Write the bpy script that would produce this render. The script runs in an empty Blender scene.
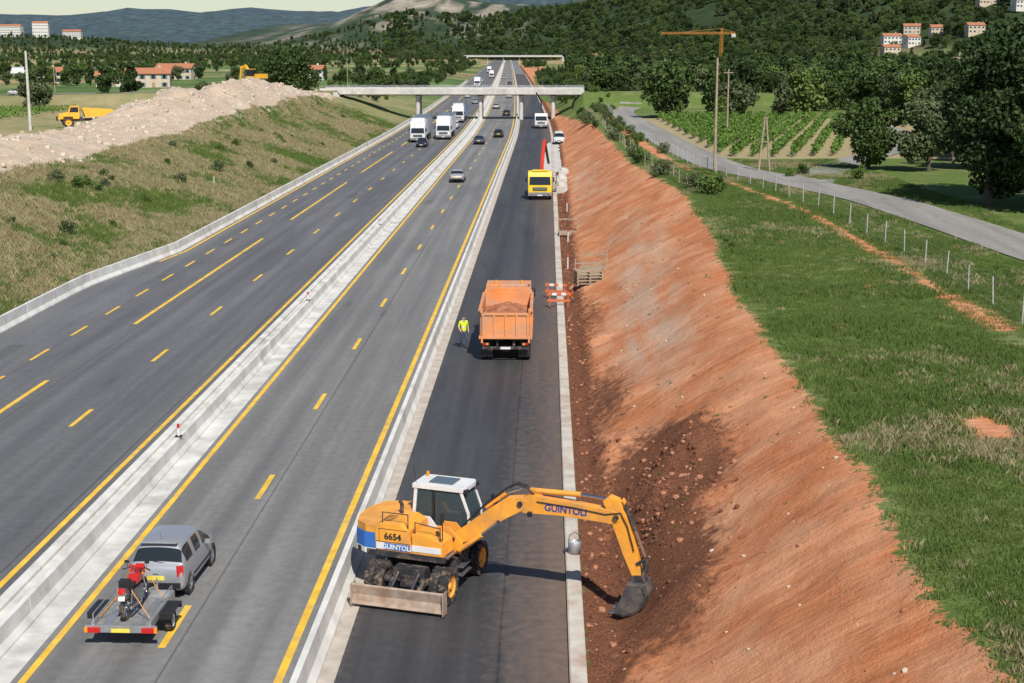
import bpy, bmesh, math, random
import numpy as np
from mathutils import Vector, Matrix, Euler
random.seed(7); rng=np.random.default_rng(7)
scene=bpy.context.scene
R=math.radians
# ---------------------------------------------------------------- noise
def _h(ix,iy,s):
    n=(ix.astype(np.int64)*374761393+iy.astype(np.int64)*668265263+s*1442695041)&0x7fffffff
    n=((n^(n>>13))*1274126177)&0x7fffffff
    return ((n^(n>>16))&0xffff)/65535.0
def vnoise(x,y,s=0):
    x=np.asarray(x,float);y=np.asarray(y,float)
    ix=np.floor(x);iy=np.floor(y);fx=x-ix;fy=y-iy
    fx=fx*fx*(3-2*fx);fy=fy*fy*(3-2*fy)
    a=_h(ix,iy,s);b=_h(ix+1,iy,s);c=_h(ix,iy+1,s);d=_h(ix+1,iy+1,s)
    return (a*(1-fx)+b*fx)*(1-fy)+(c*(1-fx)+d*fx)*fy
def fbm(x,y,s=0,o=4):
    r=0;a=.5
    for i in range(o):
        r=r+a*(vnoise(x,y,s+i*17)*2-1);x=np.asarray(x)*2.03+5.1;y=np.asarray(y)*2.03+3.7;a*=.5
    return r
def ss(a,b,x):
    t=np.clip((x-a)/(b-a),0,1);return t*t*(3-2*t)
# ---------------------------------------------------------------- layout functions
def off(Y):
    t=np.maximum(0,np.asarray(Y,float)-250);return -0.0265*t*t/(t+120)
CREST_Y=[-60,20,50,70,90,107,130,155,250,380,500,1000,1500]
CREST_U=[8.2,8.3,8.8,9.2,9.9,10.4,9.6,8.5,7.4,6.5,8,14,14]
CREST_H=[4,4,4,4,4.3,4.6,4.3,4.0,3.4,2.4,1.8,2,1]
def uc(Y): return np.interp(Y,CREST_Y,CREST_U)+.6*fbm(np.asarray(Y)*.16,0*np.asarray(Y)+3,5)
def hcR(Y): return np.interp(Y,CREST_Y,CREST_H)
ROAD_R=[(36,52),(31.5,66),(28.3,79),(26.3,94),(23.8,110),(20.6,127),(17.6,141),(16.4,160),(15.4,190),(14.8,230),(14.5,290),(18,320)]
ROAD_B=[(22,124),(26,138),(31,152),(38,168),(45,191),(50,215),(53,245),(60,290)]
FENCE=[(21.5,36),(20.3,60),(20.1,79),(18.9,100),(17.2,118),(14.9,138),(13.6,165),(12.8,200),(12.2,250),(12,310)]
def pdist(X,Y,pl):
    d=np.full(np.shape(X),1e9)
    for (ax,ay),(bx,by) in zip(pl[:-1],pl[1:]):
        vx,vy=bx-ax,by-ay;L=vx*vx+vy*vy
        t=np.clip(((X-ax)*vx+(Y-ay)*vy)/L,0,1)
        d=np.minimum(d,np.hypot(X-ax-t*vx,Y-ay-t*vy))
    return d
def hill(X,Y):
    A=np.interp(X,[-420,-200,-86,83,396,750,2500],[0,22,51,92,134,150,170])
    Ys=np.interp(X,[-100,100,400],[1900,1400,880])
    z=A*ss(0,950,Y-Ys)*(1+.22*fbm(X/170,Y/170,31))
    z=z+88*np.exp(-((X+250)/200)**2-((Y-2900)/420)**2)*(1+.35*fbm(X/90,Y/90,8))
    z=z+62*np.exp(-((X+560)/200)**2-((Y-3300)/500)**2)
    z=z+34*np.exp(-((X+900)/260)**2-((Y-2500)/300)**2)
    far=ss(4000,5600,Y)*(146+44*fbm(X/700+3,Y/1500,77)+26*fbm(X/220,Y/500,12)+40*ss(-900,0,X))
    return z+far
def H(X,Y):
    X=np.asarray(X,float);Y=np.asarray(Y,float)
    u=X-off(Y)
    uL=np.interp(Y,[95,120],[-31.3,-29.4])
    hc=5*(1-.7*ss(318,430,Y))*(1-.8*ss(700,1400,Y))
    hp=3*(1-ss(400,1000,Y))
    t=np.clip((uL-u)/(uL+45),0,1); ramp=.55*t+.45*t*t*(3-2*t)
    zl=hc*ramp
    b=ss(57,74,-u); zl=zl*(1-b)+hp*b*np.where(u<uL,1,0)
    A=np.interp(Y,[-60,60,120,140,158,178,194,215,270,300,322],[1.8,1.8,2.2,2.0,1.2,1.0,2.6,4.8,4.3,2.8,0])
    c=-53+2*fbm(Y*.03,Y*0,9)
    mp=np.clip(1-np.abs((u-c)/9.5)**1.9,0,1)
    mn=1+.5*fbm(X*.12,Y*.09,21)+.26*fbm(X*.5,Y*.4,22)
    zl=zl+A*mp*mn+.7*mp*fbm(X*.3,Y*.25,23)
    wl=ss(0,1.5,uL-u)
    zl=zl+wl*(.40*fbm(X*.1,Y*.1,2)+.14*fbm(X*.8,Y*.8,4))
    cu=uc(Y);h=hcR(Y)
    t=(u-1.5)/(cu-1.5);tc=np.clip(t,0,1)
    rr=.72*tc+.28*tc*tc*(3-2*tc)
    zr=h*rr
    wr=ss(.0,.35,tc)
    gul=np.abs(fbm(X*.10+Y*.02,Y*.9,43))
    zr=zr+ wr*(1-ss(.9,1.25,t))*(.40*fbm(X*.25,Y*.10,40)+.07*fbm(X*.6,Y*1.8,41)-.20*np.clip(.28-gul,0,1)*tc*1.6)
    zr=zr-.12*np.exp(-((u-1.75)/.35)**2)
    bump=ss(1.1,1.5,u)*(1-ss(2.4,4,u))
    zr=zr+bump*(.08+.20*fbm(X*1.4,Y*1.1,44))
    for (px,py,r,hh) in [(4.8,48.5,1.2,.85),(3.6,45.6,.9,.6),(5.4,51.5,1.2,.5),(4.4,43.5,.9,.55),(2.9,53.5,.9,.4),(3.2,60,1.1,.3),(3.9,37.5,.9,.45),(2.2,66,.8,.3),(2.4,75,.9,.35),(2.3,84,.8,.4)]:
        zr=zr+hh*np.exp(-((X-px)**2+(Y-py)**2)/(r*r))*(1+.6*fbm(X*2,Y*2,50))
    zr=zr-.65*np.exp(-((u-2.35)**2/.7+(Y-42.5)**2/30.))
    plat=ss(1.0,1.4,t)
    rd=np.minimum(pdist(X,Y,ROAD_R),pdist(X,Y,ROAD_B))
    zr=zr+plat*ss(2.5,6,rd)*(.22*fbm(X*.09,Y*.09,60)+.06*fbm(X*.9,Y*.9,61))
    dd=np.maximum(0,u-40);zr=zr*(1-ss(450,900,Y)*ss(0,60,dd))
    z=np.where(u<-15,np.where(u<uL,zl,-.03),np.where(u>1.1,np.maximum(zr,-.45),-.03))
    e=np.maximum(0,np.abs(Y-330)-6)*.5
    topz=np.where(u<0,6.0-3.0*ss(60,220,-u),6.0-2.5*ss(20,140,u))
    emb=np.where((u<-44)|(u>6.5),topz-e-np.maximum(0,np.where(u<0,u+47,8.5-u))*1.2,-9)
    z=np.maximum(z,emb)
    cor=ss(18,160,np.abs(u+14))
    z=z+hill(X,Y)*np.where(Y<2100,cor,np.maximum(cor,ss(2100,2500,Y)))
    return z
def hz(x,y): return float(H(np.array([x]),np.array([y]))[0])
# ---------------------------------------------------------------- materials
def newmat(name):
    m=bpy.data.materials.new(name);m.use_nodes=True;nt=m.node_tree
    for n in list(nt.nodes):nt.nodes.remove(n)
    o=nt.nodes.new('ShaderNodeOutputMaterial');b=nt.nodes.new('ShaderNodeBsdfPrincipled')
    nt.links.new(b.outputs[0],o.inputs[0]);return m,nt,b,o
class NT:
    def __init__(s,nt): s.nt=nt
    def L(s,a,b): s.nt.links.new(a,b)
    def put(s,sock,v):
        if isinstance(v,bpy.types.NodeSocket): s.L(v,sock)
        elif isinstance(v,(tuple,list)) and len(v)==3 and sock.type=='RGBA': sock.default_value=(*v,1)
        else: sock.default_value=v
    def math(s,op,a,b=0,c=0,clamp=False):
        n=s.nt.nodes.new('ShaderNodeMath');n.operation=op;n.use_clamp=clamp
        s.put(n.inputs[0],a);s.put(n.inputs[1],b);s.put(n.inputs[2],c);return n.outputs[0]
    def mix(s,f,a,b,bl='MIX'):
        n=s.nt.nodes.new('ShaderNodeMix');n.data_type='RGBA';n.blend_type=bl
        s.put(n.inputs[0],f);s.put(n.inputs[6],a);s.put(n.inputs[7],b);return n.outputs[2]
    def coords(s,scale=(1,1,1),kind='pos'):
        if kind=='pos': v=s.nt.nodes.new('ShaderNodeNewGeometry').outputs['Position']
        else: v=s.nt.nodes.new('ShaderNodeTexCoord').outputs['Object']
        n=s.nt.nodes.new('ShaderNodeMapping');n.inputs['Scale'].default_value=scale;s.L(v,n.inputs[0]);return n.outputs[0]
    def noise(s,vec,scale,detail=4,rough=.55):
        n=s.nt.nodes.new('ShaderNodeTexNoise');n.inputs['Scale'].default_value=scale;n.inputs['Detail'].default_value=detail
        n.inputs['Roughness'].default_value=rough;s.L(vec,n.inputs['Vector']);return n.outputs[0]
    def vor(s,vec,scale,feat='F1'):
        n=s.nt.nodes.new('ShaderNodeTexVoronoi');n.feature=feat;n.inputs['Scale'].default_value=scale;s.L(vec,n.inputs['Vector']);return n.outputs
    def rng(s,v,a,b,c=0,d=1):
        n=s.nt.nodes.new('ShaderNodeMapRange');s.put(n.inputs[0],v)
        for i,k in enumerate((a,b,c,d)): n.inputs[i+1].default_value=k
        return n.outputs[0]
    def attr(s,name,out='Fac'):
        n=s.nt.nodes.new('ShaderNodeAttribute');n.attribute_name=name;return n.outputs[out]
    def bump(s,h,strength,dist,bsdf):
        n=s.nt.nodes.new('ShaderNodeBump');n.inputs['Strength'].default_value=strength;n.inputs['Distance'].default_value=dist
        s.L(h,n.inputs['Height']);s.L(n.outputs[0],bsdf.inputs['Normal'])
_mc={}
def M(name,col,rough=.55,metal=0,var=.18,scale=3,dirt=None,damt=.0,coat=0,bump=0,kind='obj'):
    if name in _mc: return _mc[name]
    m,nt,b,o=newmat(name);t=NT(nt)
    v=t.coords(kind=kind)
    n=t.noise(v,scale,5)
    f=t.rng(n,.3,.7,1-var,1+var)
    c=t.mix(1,(*col,),f,'MULTIPLY')
    if dirt:
        d=t.noise(v,scale*.6,6,.65)
        c=t.mix(t.rng(d,.62-damt*.45,.78-damt*.3,0,min(1,.35+damt)),c,dirt)
        t.L(t.rng(d,.4,.7,rough,min(1,rough+.3)),b.inputs['Roughness'])
    else: b.inputs['Roughness'].default_value=rough
    t.L(c,b.inputs['Base Color']);b.inputs['Metallic'].default_value=metal
    b.inputs['Coat Weight'].default_value=coat
    if bump: t.bump(t.noise(v,scale*6,4),.5,bump,b)
    _mc[name]=m;return m
DUST=(.36,.25,.17)
def glassmat(name,col=(.02,.025,.03),rough=.06):
    if name in _mc:return _mc[name]
    m,nt,b,o=newmat(name);b.inputs['Base Color'].default_value=(*col,1);b.inputs['Roughness'].default_value=rough
    b.inputs['Specular IOR Level'].default_value=.6;_mc[name]=m;return m
def clearglass():
    if 'cg' in _mc:return _mc['cg']
    m,nt,b,o=newmat('cab_clear_glass');tr=nt.nodes.new('ShaderNodeBsdfTransparent');tr.inputs[0].default_value=(.62,.72,.72,1)
    mx=nt.nodes.new('ShaderNodeMixShader');b.inputs['Base Color'].default_value=(.12,.17,.19,1);b.inputs['Roughness'].default_value=.05
    mx.inputs[0].default_value=.30;nt.links.new(tr.outputs[0],mx.inputs[1]);nt.links.new(b.outputs[0],mx.inputs[2]);nt.links.new(mx.outputs[0],o.inputs[0])
    _mc['cg']=m;return m
def leafmat(name,c1,c2,trans=.0):
    m,nt,b,o=newmat(name);t=NT(nt)
    g=nt.nodes.new('ShaderNodeNewGeometry');oi=nt.nodes.new('ShaderNodeObjectInfo')
    f=t.math('ADD',t.math('MULTIPLY',g.outputs['Random Per Island'],.5),t.math('MULTIPLY',oi.outputs['Random'],.5))
    nz=t.noise(t.coords(kind='obj'),.6,2)
    f=t.math('ADD',f,t.math('MULTIPLY_ADD',nz,1.0,-.5),0,True)
    c=t.mix(f,c1,c2);t.L(c,b.inputs['Base Color']);b.inputs['Roughness'].default_value=.65;b.inputs['Specular IOR Level'].default_value=.25
    if trans:
        tl=nt.nodes.new('ShaderNodeBsdfTranslucent');t.L(c,tl.inputs[0]);mx=nt.nodes.new('ShaderNodeMixShader');mx.inputs[0].default_value=trans
        nt.links.new(b.outputs[0],mx.inputs[1]);nt.links.new(tl.outputs[0],mx.inputs[2]);nt.links.new(mx.outputs[0],o.inputs[0])
    return m
RUB=M('black_rubber',(.022,.022,.023),.8,0,.3,8,DUST,.30)
BLK=M('black_plastic',(.02,.02,.022),.5)
STEEL=M('steel_grey',(.35,.35,.36),.35,.8,.2,6)
DKST=M('dark_chassis',(.035,.035,.04),.6,.2,.3,5,DUST,.30)
CHROME=M('bare_metal',(.62,.63,.65),.22,1,.08,4)
ORG=M('excavator_orange_paint',(.88,.37,.04),.42,0,.14,2,(.45,.24,.10),.30,.2)
WHT=M('white_paint',(.74,.74,.73),.4,0,.08,2,(.5,.45,.38),.12,.2)
CONC=M('concrete_light',(.55,.53,.49),.85,0,.14,.8,(.33,.30,.26),.15,0,.004,'pos')
REDL=M('red_lens',(.55,.02,.02),.2,0,.05,2)
AMB=M('amber_lens',(.8,.3,.02),.25,0,.05)
YEL=M('road_yellow_paint',(.82,.50,.05),.6,0,.2,1.3,(.36,.28,.16),.26,0,0,'pos')
GLS=glassmat('dark_glass')
# ---------------------------------------------------------------- mesh builder
class MB:
    def __init__(s): s.v=[];s.f=[];s.m=[];s.s=[];s.mats=[];s.T=Matrix.Identity(4)
    def mi(s,mat):
        if mat not in s.mats:s.mats.append(mat)
        return s.mats.index(mat)
    def add(s,vs,fs,mat,smooth=False):
        o=len(s.v);T=s.T
        s.v+=[tuple(T@Vector(v)) for v in vs];k=s.mi(mat)
        for f in fs: s.f.append([i+o for i in f]);s.m.append(k);s.s.append(smooth)
    def box(s,c,d,mat,rot=(0,0,0),top=(1,1)):
        x,y,z=d[0]/2,d[1]/2,d[2]/2;E=Euler(rot).to_matrix()
        vs=[]
        for sz in(-1,1):
            kx,ky=(top if sz>0 else (1,1))
            for sx,sy in((-1,-1),(1,-1),(1,1),(-1,1)): vs.append(E@Vector((sx*x*kx,sy*y*ky,sz*z))+Vector(c))
        s.add(vs,[(3,2,1,0),(4,5,6,7),(0,1,5,4),(1,2,6,5),(2,3,7,6),(3,0,4,7)],mat)
    def prism(s,poly,a,b,mat,axis='x'):
        n=len(poly)
        def P(p,t):
            return (t,p[0],p[1]) if axis=='x' else ((p[0],t,p[1]) if axis=='y' else (p[0],p[1],t))
        vs=[P(p,a) for p in poly]+[P(p,b) for p in poly]
        fs=[tuple(range(n-1,-1,-1)),tuple(range(n,2*n))]+[(i,(i+1)%n,n+(i+1)%n,n+i) for i in range(n)]
        s.add(vs,fs,mat)
    def tube(s,p0,p1,r0,mat,r1=None,n=10,cap=True):
        if r1 is None:r1=r0
        p0=Vector(p0);p1=Vector(p1);d=(p1-p0).normalized()
        a=d.orthogonal().normalized();b=d.cross(a);vs=[]
        for p,r in((p0,r0),(p1,r1)):
            for i in range(n):
                t=2*math.pi*i/n;vs.append(p+a*math.cos(t)*r+b*math.sin(t)*r)
        s.add(vs,[(i,(i+1)%n,n+(i+1)%n,n+i) for i in range(n)],mat,True)
        if cap:s.add(vs,[tuple(range(n-1,-1,-1)),tuple(range(n,2*n))],mat)
    def path(s,pts,r,mat,n=8):
        for a,b in zip(pts[:-1],pts[1:]): s.tube(a,b,r,mat,n=n)
    def beam(s,p0,p1,w0,h0,w1,h1,mat,up=(0,0,1)):
        p0=Vector(p0);p1=Vector(p1);d=(p1-p0).normalized();u=Vector(up);u=(u-d*u.dot(d)).normalized();r=d.cross(u)
        vs=[]
        for p,w,h in((p0,w0,h0),(p1,w1,h1)):
            for a,b in((-1,-1),(1,-1),(1,1),(-1,1)): vs.append(p+r*a*w/2+u*b*h/2)
        s.add(vs,[(3,2,1,0),(4,5,6,7),(0,1,5,4),(1,2,6,5),(2,3,7,6),(3,0,4,7)],mat)
    def lathe(s,prof,c,mat,axis='x',n=24,smooth=True):
        vs=[];k=len(prof)
        for i in range(n):
            t=2*math.pi*i/n
            for (a,r) in prof:
                p=(a,r*math.cos(t),r*math.sin(t)) if axis=='x' else ((r*math.cos(t),a,r*math.sin(t)) if axis=='y' else (r*math.cos(t),r*math.sin(t),a))
                vs.append((p[0]+c[0],p[1]+c[1],p[2]+c[2]))
        fs=[(i*k+j,((i+1)%n)*k+j,((i+1)%n)*k+j+1,i*k+j+1) for i in range(n) for j in range(k-1)]
        s.add(vs,fs,mat,smooth)
    def wheel(s,c,r,w,rim=None,side=1):
        rim=rim or CHROME;h=w/2
        s.lathe([(-h*.8,r*.60),(-h,r*.72),(-h,r*.9),(-h*.75,r),(h*.75,r),(h,r*.9),(h,r*.72),(h*.8,r*.60)],c,RUB,n=28)
        if r>.42:
            for i in range(22):
                t=2*math.pi*i/22
                for q in(-1,1):
                    s.box((c[0]+q*h*.5,c[1]+math.cos(t+q*.07)*r,c[2]+math.sin(t+q*.07)*r),(h*.8,.07,.035),RUB,(t+q*.07-math.pi/2,0,0))
        s.lathe([(-h*.8,r*.60),(-h*.35,r*.5),(-h*.3,0.001)],c,rim,n=20)
        s.lathe([(h*.8,r*.60),(h*.35,r*.5),(h*.3,0.001)],c,rim,n=20)
        for q in(-1,1):
            s.lathe([(q*h*.3,r*.2),(q*h*.75,r*.17),(q*h*.78,.001)],c,rim,n=12)
            for i in range(6):
                t=i*math.pi/3;s.box((c[0]+q*h*.36,c[1]+math.cos(t)*r*.33,c[2]+math.sin(t)*r*.33),(.02,r*.1,r*.1),BLK)
    def obj(s,name,loc=(0,0,0),rz=0,bevel=.015,parent=None,subsurf=0,scale=1,seg=2):
        me=bpy.data.meshes.new(name);me.from_pydata(s.v,[],s.f)
        for m in s.mats:me.materials.append(m)
        me.polygons.foreach_set('material_index',s.m);me.polygons.foreach_set('use_smooth',s.s)
        bm=bmesh.new();bm.from_mesh(me);bmesh.ops.recalc_face_normals(bm,faces=bm.faces);bm.to_mesh(me);bm.free()
        o=bpy.data.objects.new(name,me);scene.collection.objects.link(o);o.location=loc;o.rotation_euler=(0,0,rz);o.scale=(scale,)*3
        if parent:o.parent=parent
        if bevel:
            b=o.modifiers.new('bevel','BEVEL');b.width=bevel;b.segments=seg;b.limit_method='ANGLE';b.angle_limit=R(40)
        if subsurf:
            q=o.modifiers.new('sub','SUBSURF');q.levels=subsurf;q.render_levels=subsurf
        return o
def npmesh(name,V,F,mats,smooth=False,mi=None):
    V=np.asarray(V,np.float32);F=np.asarray(F,np.int32);k=F.shape[1]
    me=bpy.data.meshes.new(name);me.vertices.add(len(V));me.vertices.foreach_set('co',V.ravel())
    me.loops.add(F.size);me.loops.foreach_set('vertex_index',F.ravel())
    me.polygons.add(len(F));me.polygons.foreach_set('loop_start',np.arange(len(F),dtype=np.int32)*k)
    for m in mats:me.materials.append(m)
    if mi is not None: me.polygons.foreach_set('material_index',np.asarray(mi,np.int32))
    me.polygons.foreach_set('use_smooth',np.full(len(F),smooth));me.update(calc_edges=True);return me
def link(name,me,loc=(0,0,0),parent=None):
    o=bpy.data.objects.new(name,me);scene.collection.objects.link(o);o.location=loc
    if parent:o.parent=parent
    return o
def text(body,size,loc,rot,mat,parent,name):
    c=bpy.data.curves.new(name,'FONT');c.body=body;c.size=size;c.extrude=.004;c.offset=.006;c.materials.append(mat);c.align_x='CENTER'
    o=bpy.data.objects.new(name,c);scene.collection.objects.link(o);o.parent=parent
    o.location=loc;o.rotation_euler=rot
    return o
# ---------------------------------------------------------------- TERRAIN
def grow(start,end,step,g):
    r=[start]
    sgn=1 if end>start else -1
    while (end-r[-1])*sgn>0: r.append(r[-1]+sgn*step);step*=g
    return r[1:]
xs=np.array(sorted(grow(-66,-7500,.5,1.07))+list(np.arange(-66,1,.4))+list(np.arange(1,11,.2))+list(np.arange(11,34,.4))+grow(33.6,7500,.5,1.07))
ys=np.array(list(np.arange(-60,22,4))+list(np.arange(24,70,.25))+list(np.arange(70,130,.4))+grow(129.6,9500,.45,1.0125))
GX,GY=np.meshgrid(xs,ys);GZ=H(GX,GY);nx,ny=len(xs),len(ys)
V=np.stack([GX,GY,GZ],-1).reshape(-1,3)
idx=np.arange(nx*ny).reshape(ny,nx)
F=np.stack([idx[:-1,:-1],idx[:-1,1:],idx[1:,1:],idx[1:,:-1]],-1).reshape(-1,4)
U=GX-off(GY)
cu=uc(GY)
soil=np.minimum(U-.9,cu-U-3.2*ss(220,330,GY)-4*ss(360,520,GY))
soil=np.maximum(soil,np.where((GY>820)&(GY<1100)&(U>1.1),9-np.abs(U-8)+4*fbm(GX*.05,GY*.02,88),-3))
soil=np.where(GY>1350,-3,soil)
fd=pdist(GX,GY,[(x-1.3,y) for x,y in FENCE])
soil=np.maximum(soil,np.where((GY>60)&(GY<330),.55-fd+.6*fbm(GX*.15,GY*.08,71),-3))
for (px,py,r) in [(13.6,44,.8),(14.2,38,.5),(12.2,60,.4),(16.5,72,.9)]: soil=np.maximum(soil,r-np.hypot((GX-px),(GY-py)*.5))
soil=np.where((U>14)&(np.abs(GY-330)<26),-1,soil)
foot=np.clip(1.25-(U-1.0)/1.6,0,1)*(U>0)
foot=np.maximum(foot,1.25*np.exp(-((GX-4.0)**2/5.0+(GY-48)**2/34)))
foot=np.maximum(foot,1.4*np.exp(-((GX-2.8)**2/4.6+(GY-41)**2/40)))
foot=np.maximum(foot,.7*np.exp(-((GX-2.6)**2/2+(GY-62)**2/60)))
foot=np.maximum(foot,.6*np.exp(-((GX-2.4)**2/2+(GY-82)**2/90)))
pale=.95*np.exp(-((GX-5.0)**2/4+(GY-72)**2/150))+.7*np.exp(-((GX-6.2)**2/5+(GY-96)**2/260))+.6*np.exp(-((GX-4)**2/8+(GY-155)**2/1400))
rub=np.minimum(np.minimum(-43.8-U,U+68),325-GY)
dirtl=np.where((U<-64)&(U>-110)&(GY<320)&(GY>120),3+6*fbm(GX*.03,GY*.03,93),-5)
rub=np.maximum(rub,dirtl*.5-1.2)
dry=np.where(U<-20,.55+.5*fbm(GX*.09,GY*.06,33)+.15*np.clip((-U-36)/8,-1,1),.02+.34*fbm(GX*.12,GY*.1,34))
dry=np.where((GX>17)&(GX<66)&(GY>158)&(GY<262),1.2,dry)
cell=_h(np.floor(GX/150+GY*.0003),np.floor(GY/90+GX*.0006),5)
field=1.25*np.stack([np.interp(cell,[0,.3,.5,.75,1],[.07,.10,.16,.30,.22]),np.interp(cell,[0,.3,.5,.75,1],[.12,.15,.17,.24,.15]),np.interp(cell,[0,.3,.5,.75,1],[.035,.05,.07,.12,.09])],-1)
woods=np.array([.035,.058,.022])
hl=ss(6,22,hill(GX,GY))
rock=ss(-.02,.26,fbm(GX/45,GY/70,55))*np.exp(-((GX+260)/220)**2-((GY-2750)/420)**2)*1.3
rock=np.clip(rock,0,.85)
haze_tint=ss(1500,6000,GY)
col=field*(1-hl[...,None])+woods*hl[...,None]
col=col*(1-haze_tint[...,None]*.8)+np.array([.075,.11,.145])*haze_tint[...,None]*.8  # distance haze painted into the far ground's base colour as a blue tint
col=col*(1-rock[...,None])+np.array([.36,.31,.25])*rock[...,None]
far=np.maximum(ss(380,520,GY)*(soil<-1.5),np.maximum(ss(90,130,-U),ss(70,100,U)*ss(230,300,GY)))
me=npmesh('terrain',V,F,[],True)
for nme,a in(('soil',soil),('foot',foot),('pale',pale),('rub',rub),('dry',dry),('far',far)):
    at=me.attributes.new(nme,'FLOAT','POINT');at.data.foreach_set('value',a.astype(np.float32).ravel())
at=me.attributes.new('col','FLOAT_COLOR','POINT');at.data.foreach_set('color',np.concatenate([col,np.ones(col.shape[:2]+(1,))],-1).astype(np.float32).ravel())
m,nt,b,o=newmat('ground_material');t=NT(nt)
P=t.coords()
n1=t.noise(P,.35,6);n2=t.noise(P,2.5,6,.65);n3=t.noise(P,14,5,.7)
g=t.mix(t.rng(n2,.3,.7),(.075,.13,.026),(.14,.20,.05))
g=t.mix(t.rng(n3,.45,.75,0,.6),g,(.21,.24,.085))
dryf=t.math('ADD',t.attr('dry'),t.math('MULTIPLY_ADD',n1,1.6,-.8),0,True)
g=t.mix(dryf,g,t.mix(n3,(.27,.22,.11),(.48,.40,.23)))
# soil
streak=t.noise(t.coords((.22,2.6,.5)),1.4,7,.72)
streak2=t.noise(t.coords((.8,.12,.3)),1.0,6,.6)
fine=t.noise(t.coords((1,3.5,1)),5,6,.75)
s_=t.mix(t.rng(streak,.34,.66),(.49,.165,.065),(.68,.29,.14))
s_=t.mix(t.rng(fine,.42,.68,0,.5),s_,(.41,.13,.052))
s_=t.mix(t.rng(n1,.42,.66,0,.65),s_,(.74,.40,.23))
pk=t.math('MULTIPLY',t.attr('pale'),t.rng(streak2,.30,.60,.2,1.0),0,True)
pk=t.math('ADD',pk,t.math('ADD',t.math('MULTIPLY_ADD',n2,.5,-.25),t.math('MULTIPLY_ADD',n1,.7,-.35)))
s_=t.mix(t.rng(pk,.20,.75,0,.8),s_,t.mix(t.rng(fine,.35,.65),(.50,.33,.22),(.68,.50,.37)))
ff=t.math('ADD',t.attr('foot'),t.math('MULTIPLY_ADD',n2,1.1,-.6),0,True)
s_=t.mix(t.rng(ff,.30,.62),s_,t.mix(t.rng(n3,.35,.65),(.10,.038,.020),(.28,.12,.065)))
se=t.math('ADD',t.attr('soil'),t.math('ADD',t.math('MULTIPLY_ADD',n2,2.2,-1.1),t.math('MULTIPLY_ADD',n3,1.0,-.5)))
c=t.mix(t.rng(se,-.08,.12),g,s_)
# spoil heap
vr=t.vor(P,1.6);vcol=vr['Color']
sep=nt.nodes.new('ShaderNodeSeparateColor');t.L(vcol,sep.inputs[0])
rb=t.mix(sep.outputs[0],(.46,.37,.28),(.60,.51,.41))
rb=t.mix(t.rng(n1,.4,.65),rb,(.58,.44,.32))
rb=t.mix(t.rng(n3,.45,.75,0,.4),rb,(.34,.26,.19))
re=t.math('ADD',t.attr('rub'),t.math('MULTIPLY_ADD',n1,4,-2))
c=t.mix(t.rng(re,-.1,.3),c,rb)
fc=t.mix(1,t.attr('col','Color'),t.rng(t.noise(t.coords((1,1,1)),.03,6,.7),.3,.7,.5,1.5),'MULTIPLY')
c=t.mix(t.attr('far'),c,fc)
t.L(c,b.inputs['Base Color']);b.inputs['Roughness'].default_value=.95;b.inputs['Specular IOR Level'].default_value=.15
hh=t.math('ADD',t.math('MULTIPLY',n3,.4),t.math('ADD',n2,t.math('MULTIPLY',streak,.9)))
t.bump(hh,.8,.12,b)
me.materials.append(m);link('ground_terrain',me)
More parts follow.
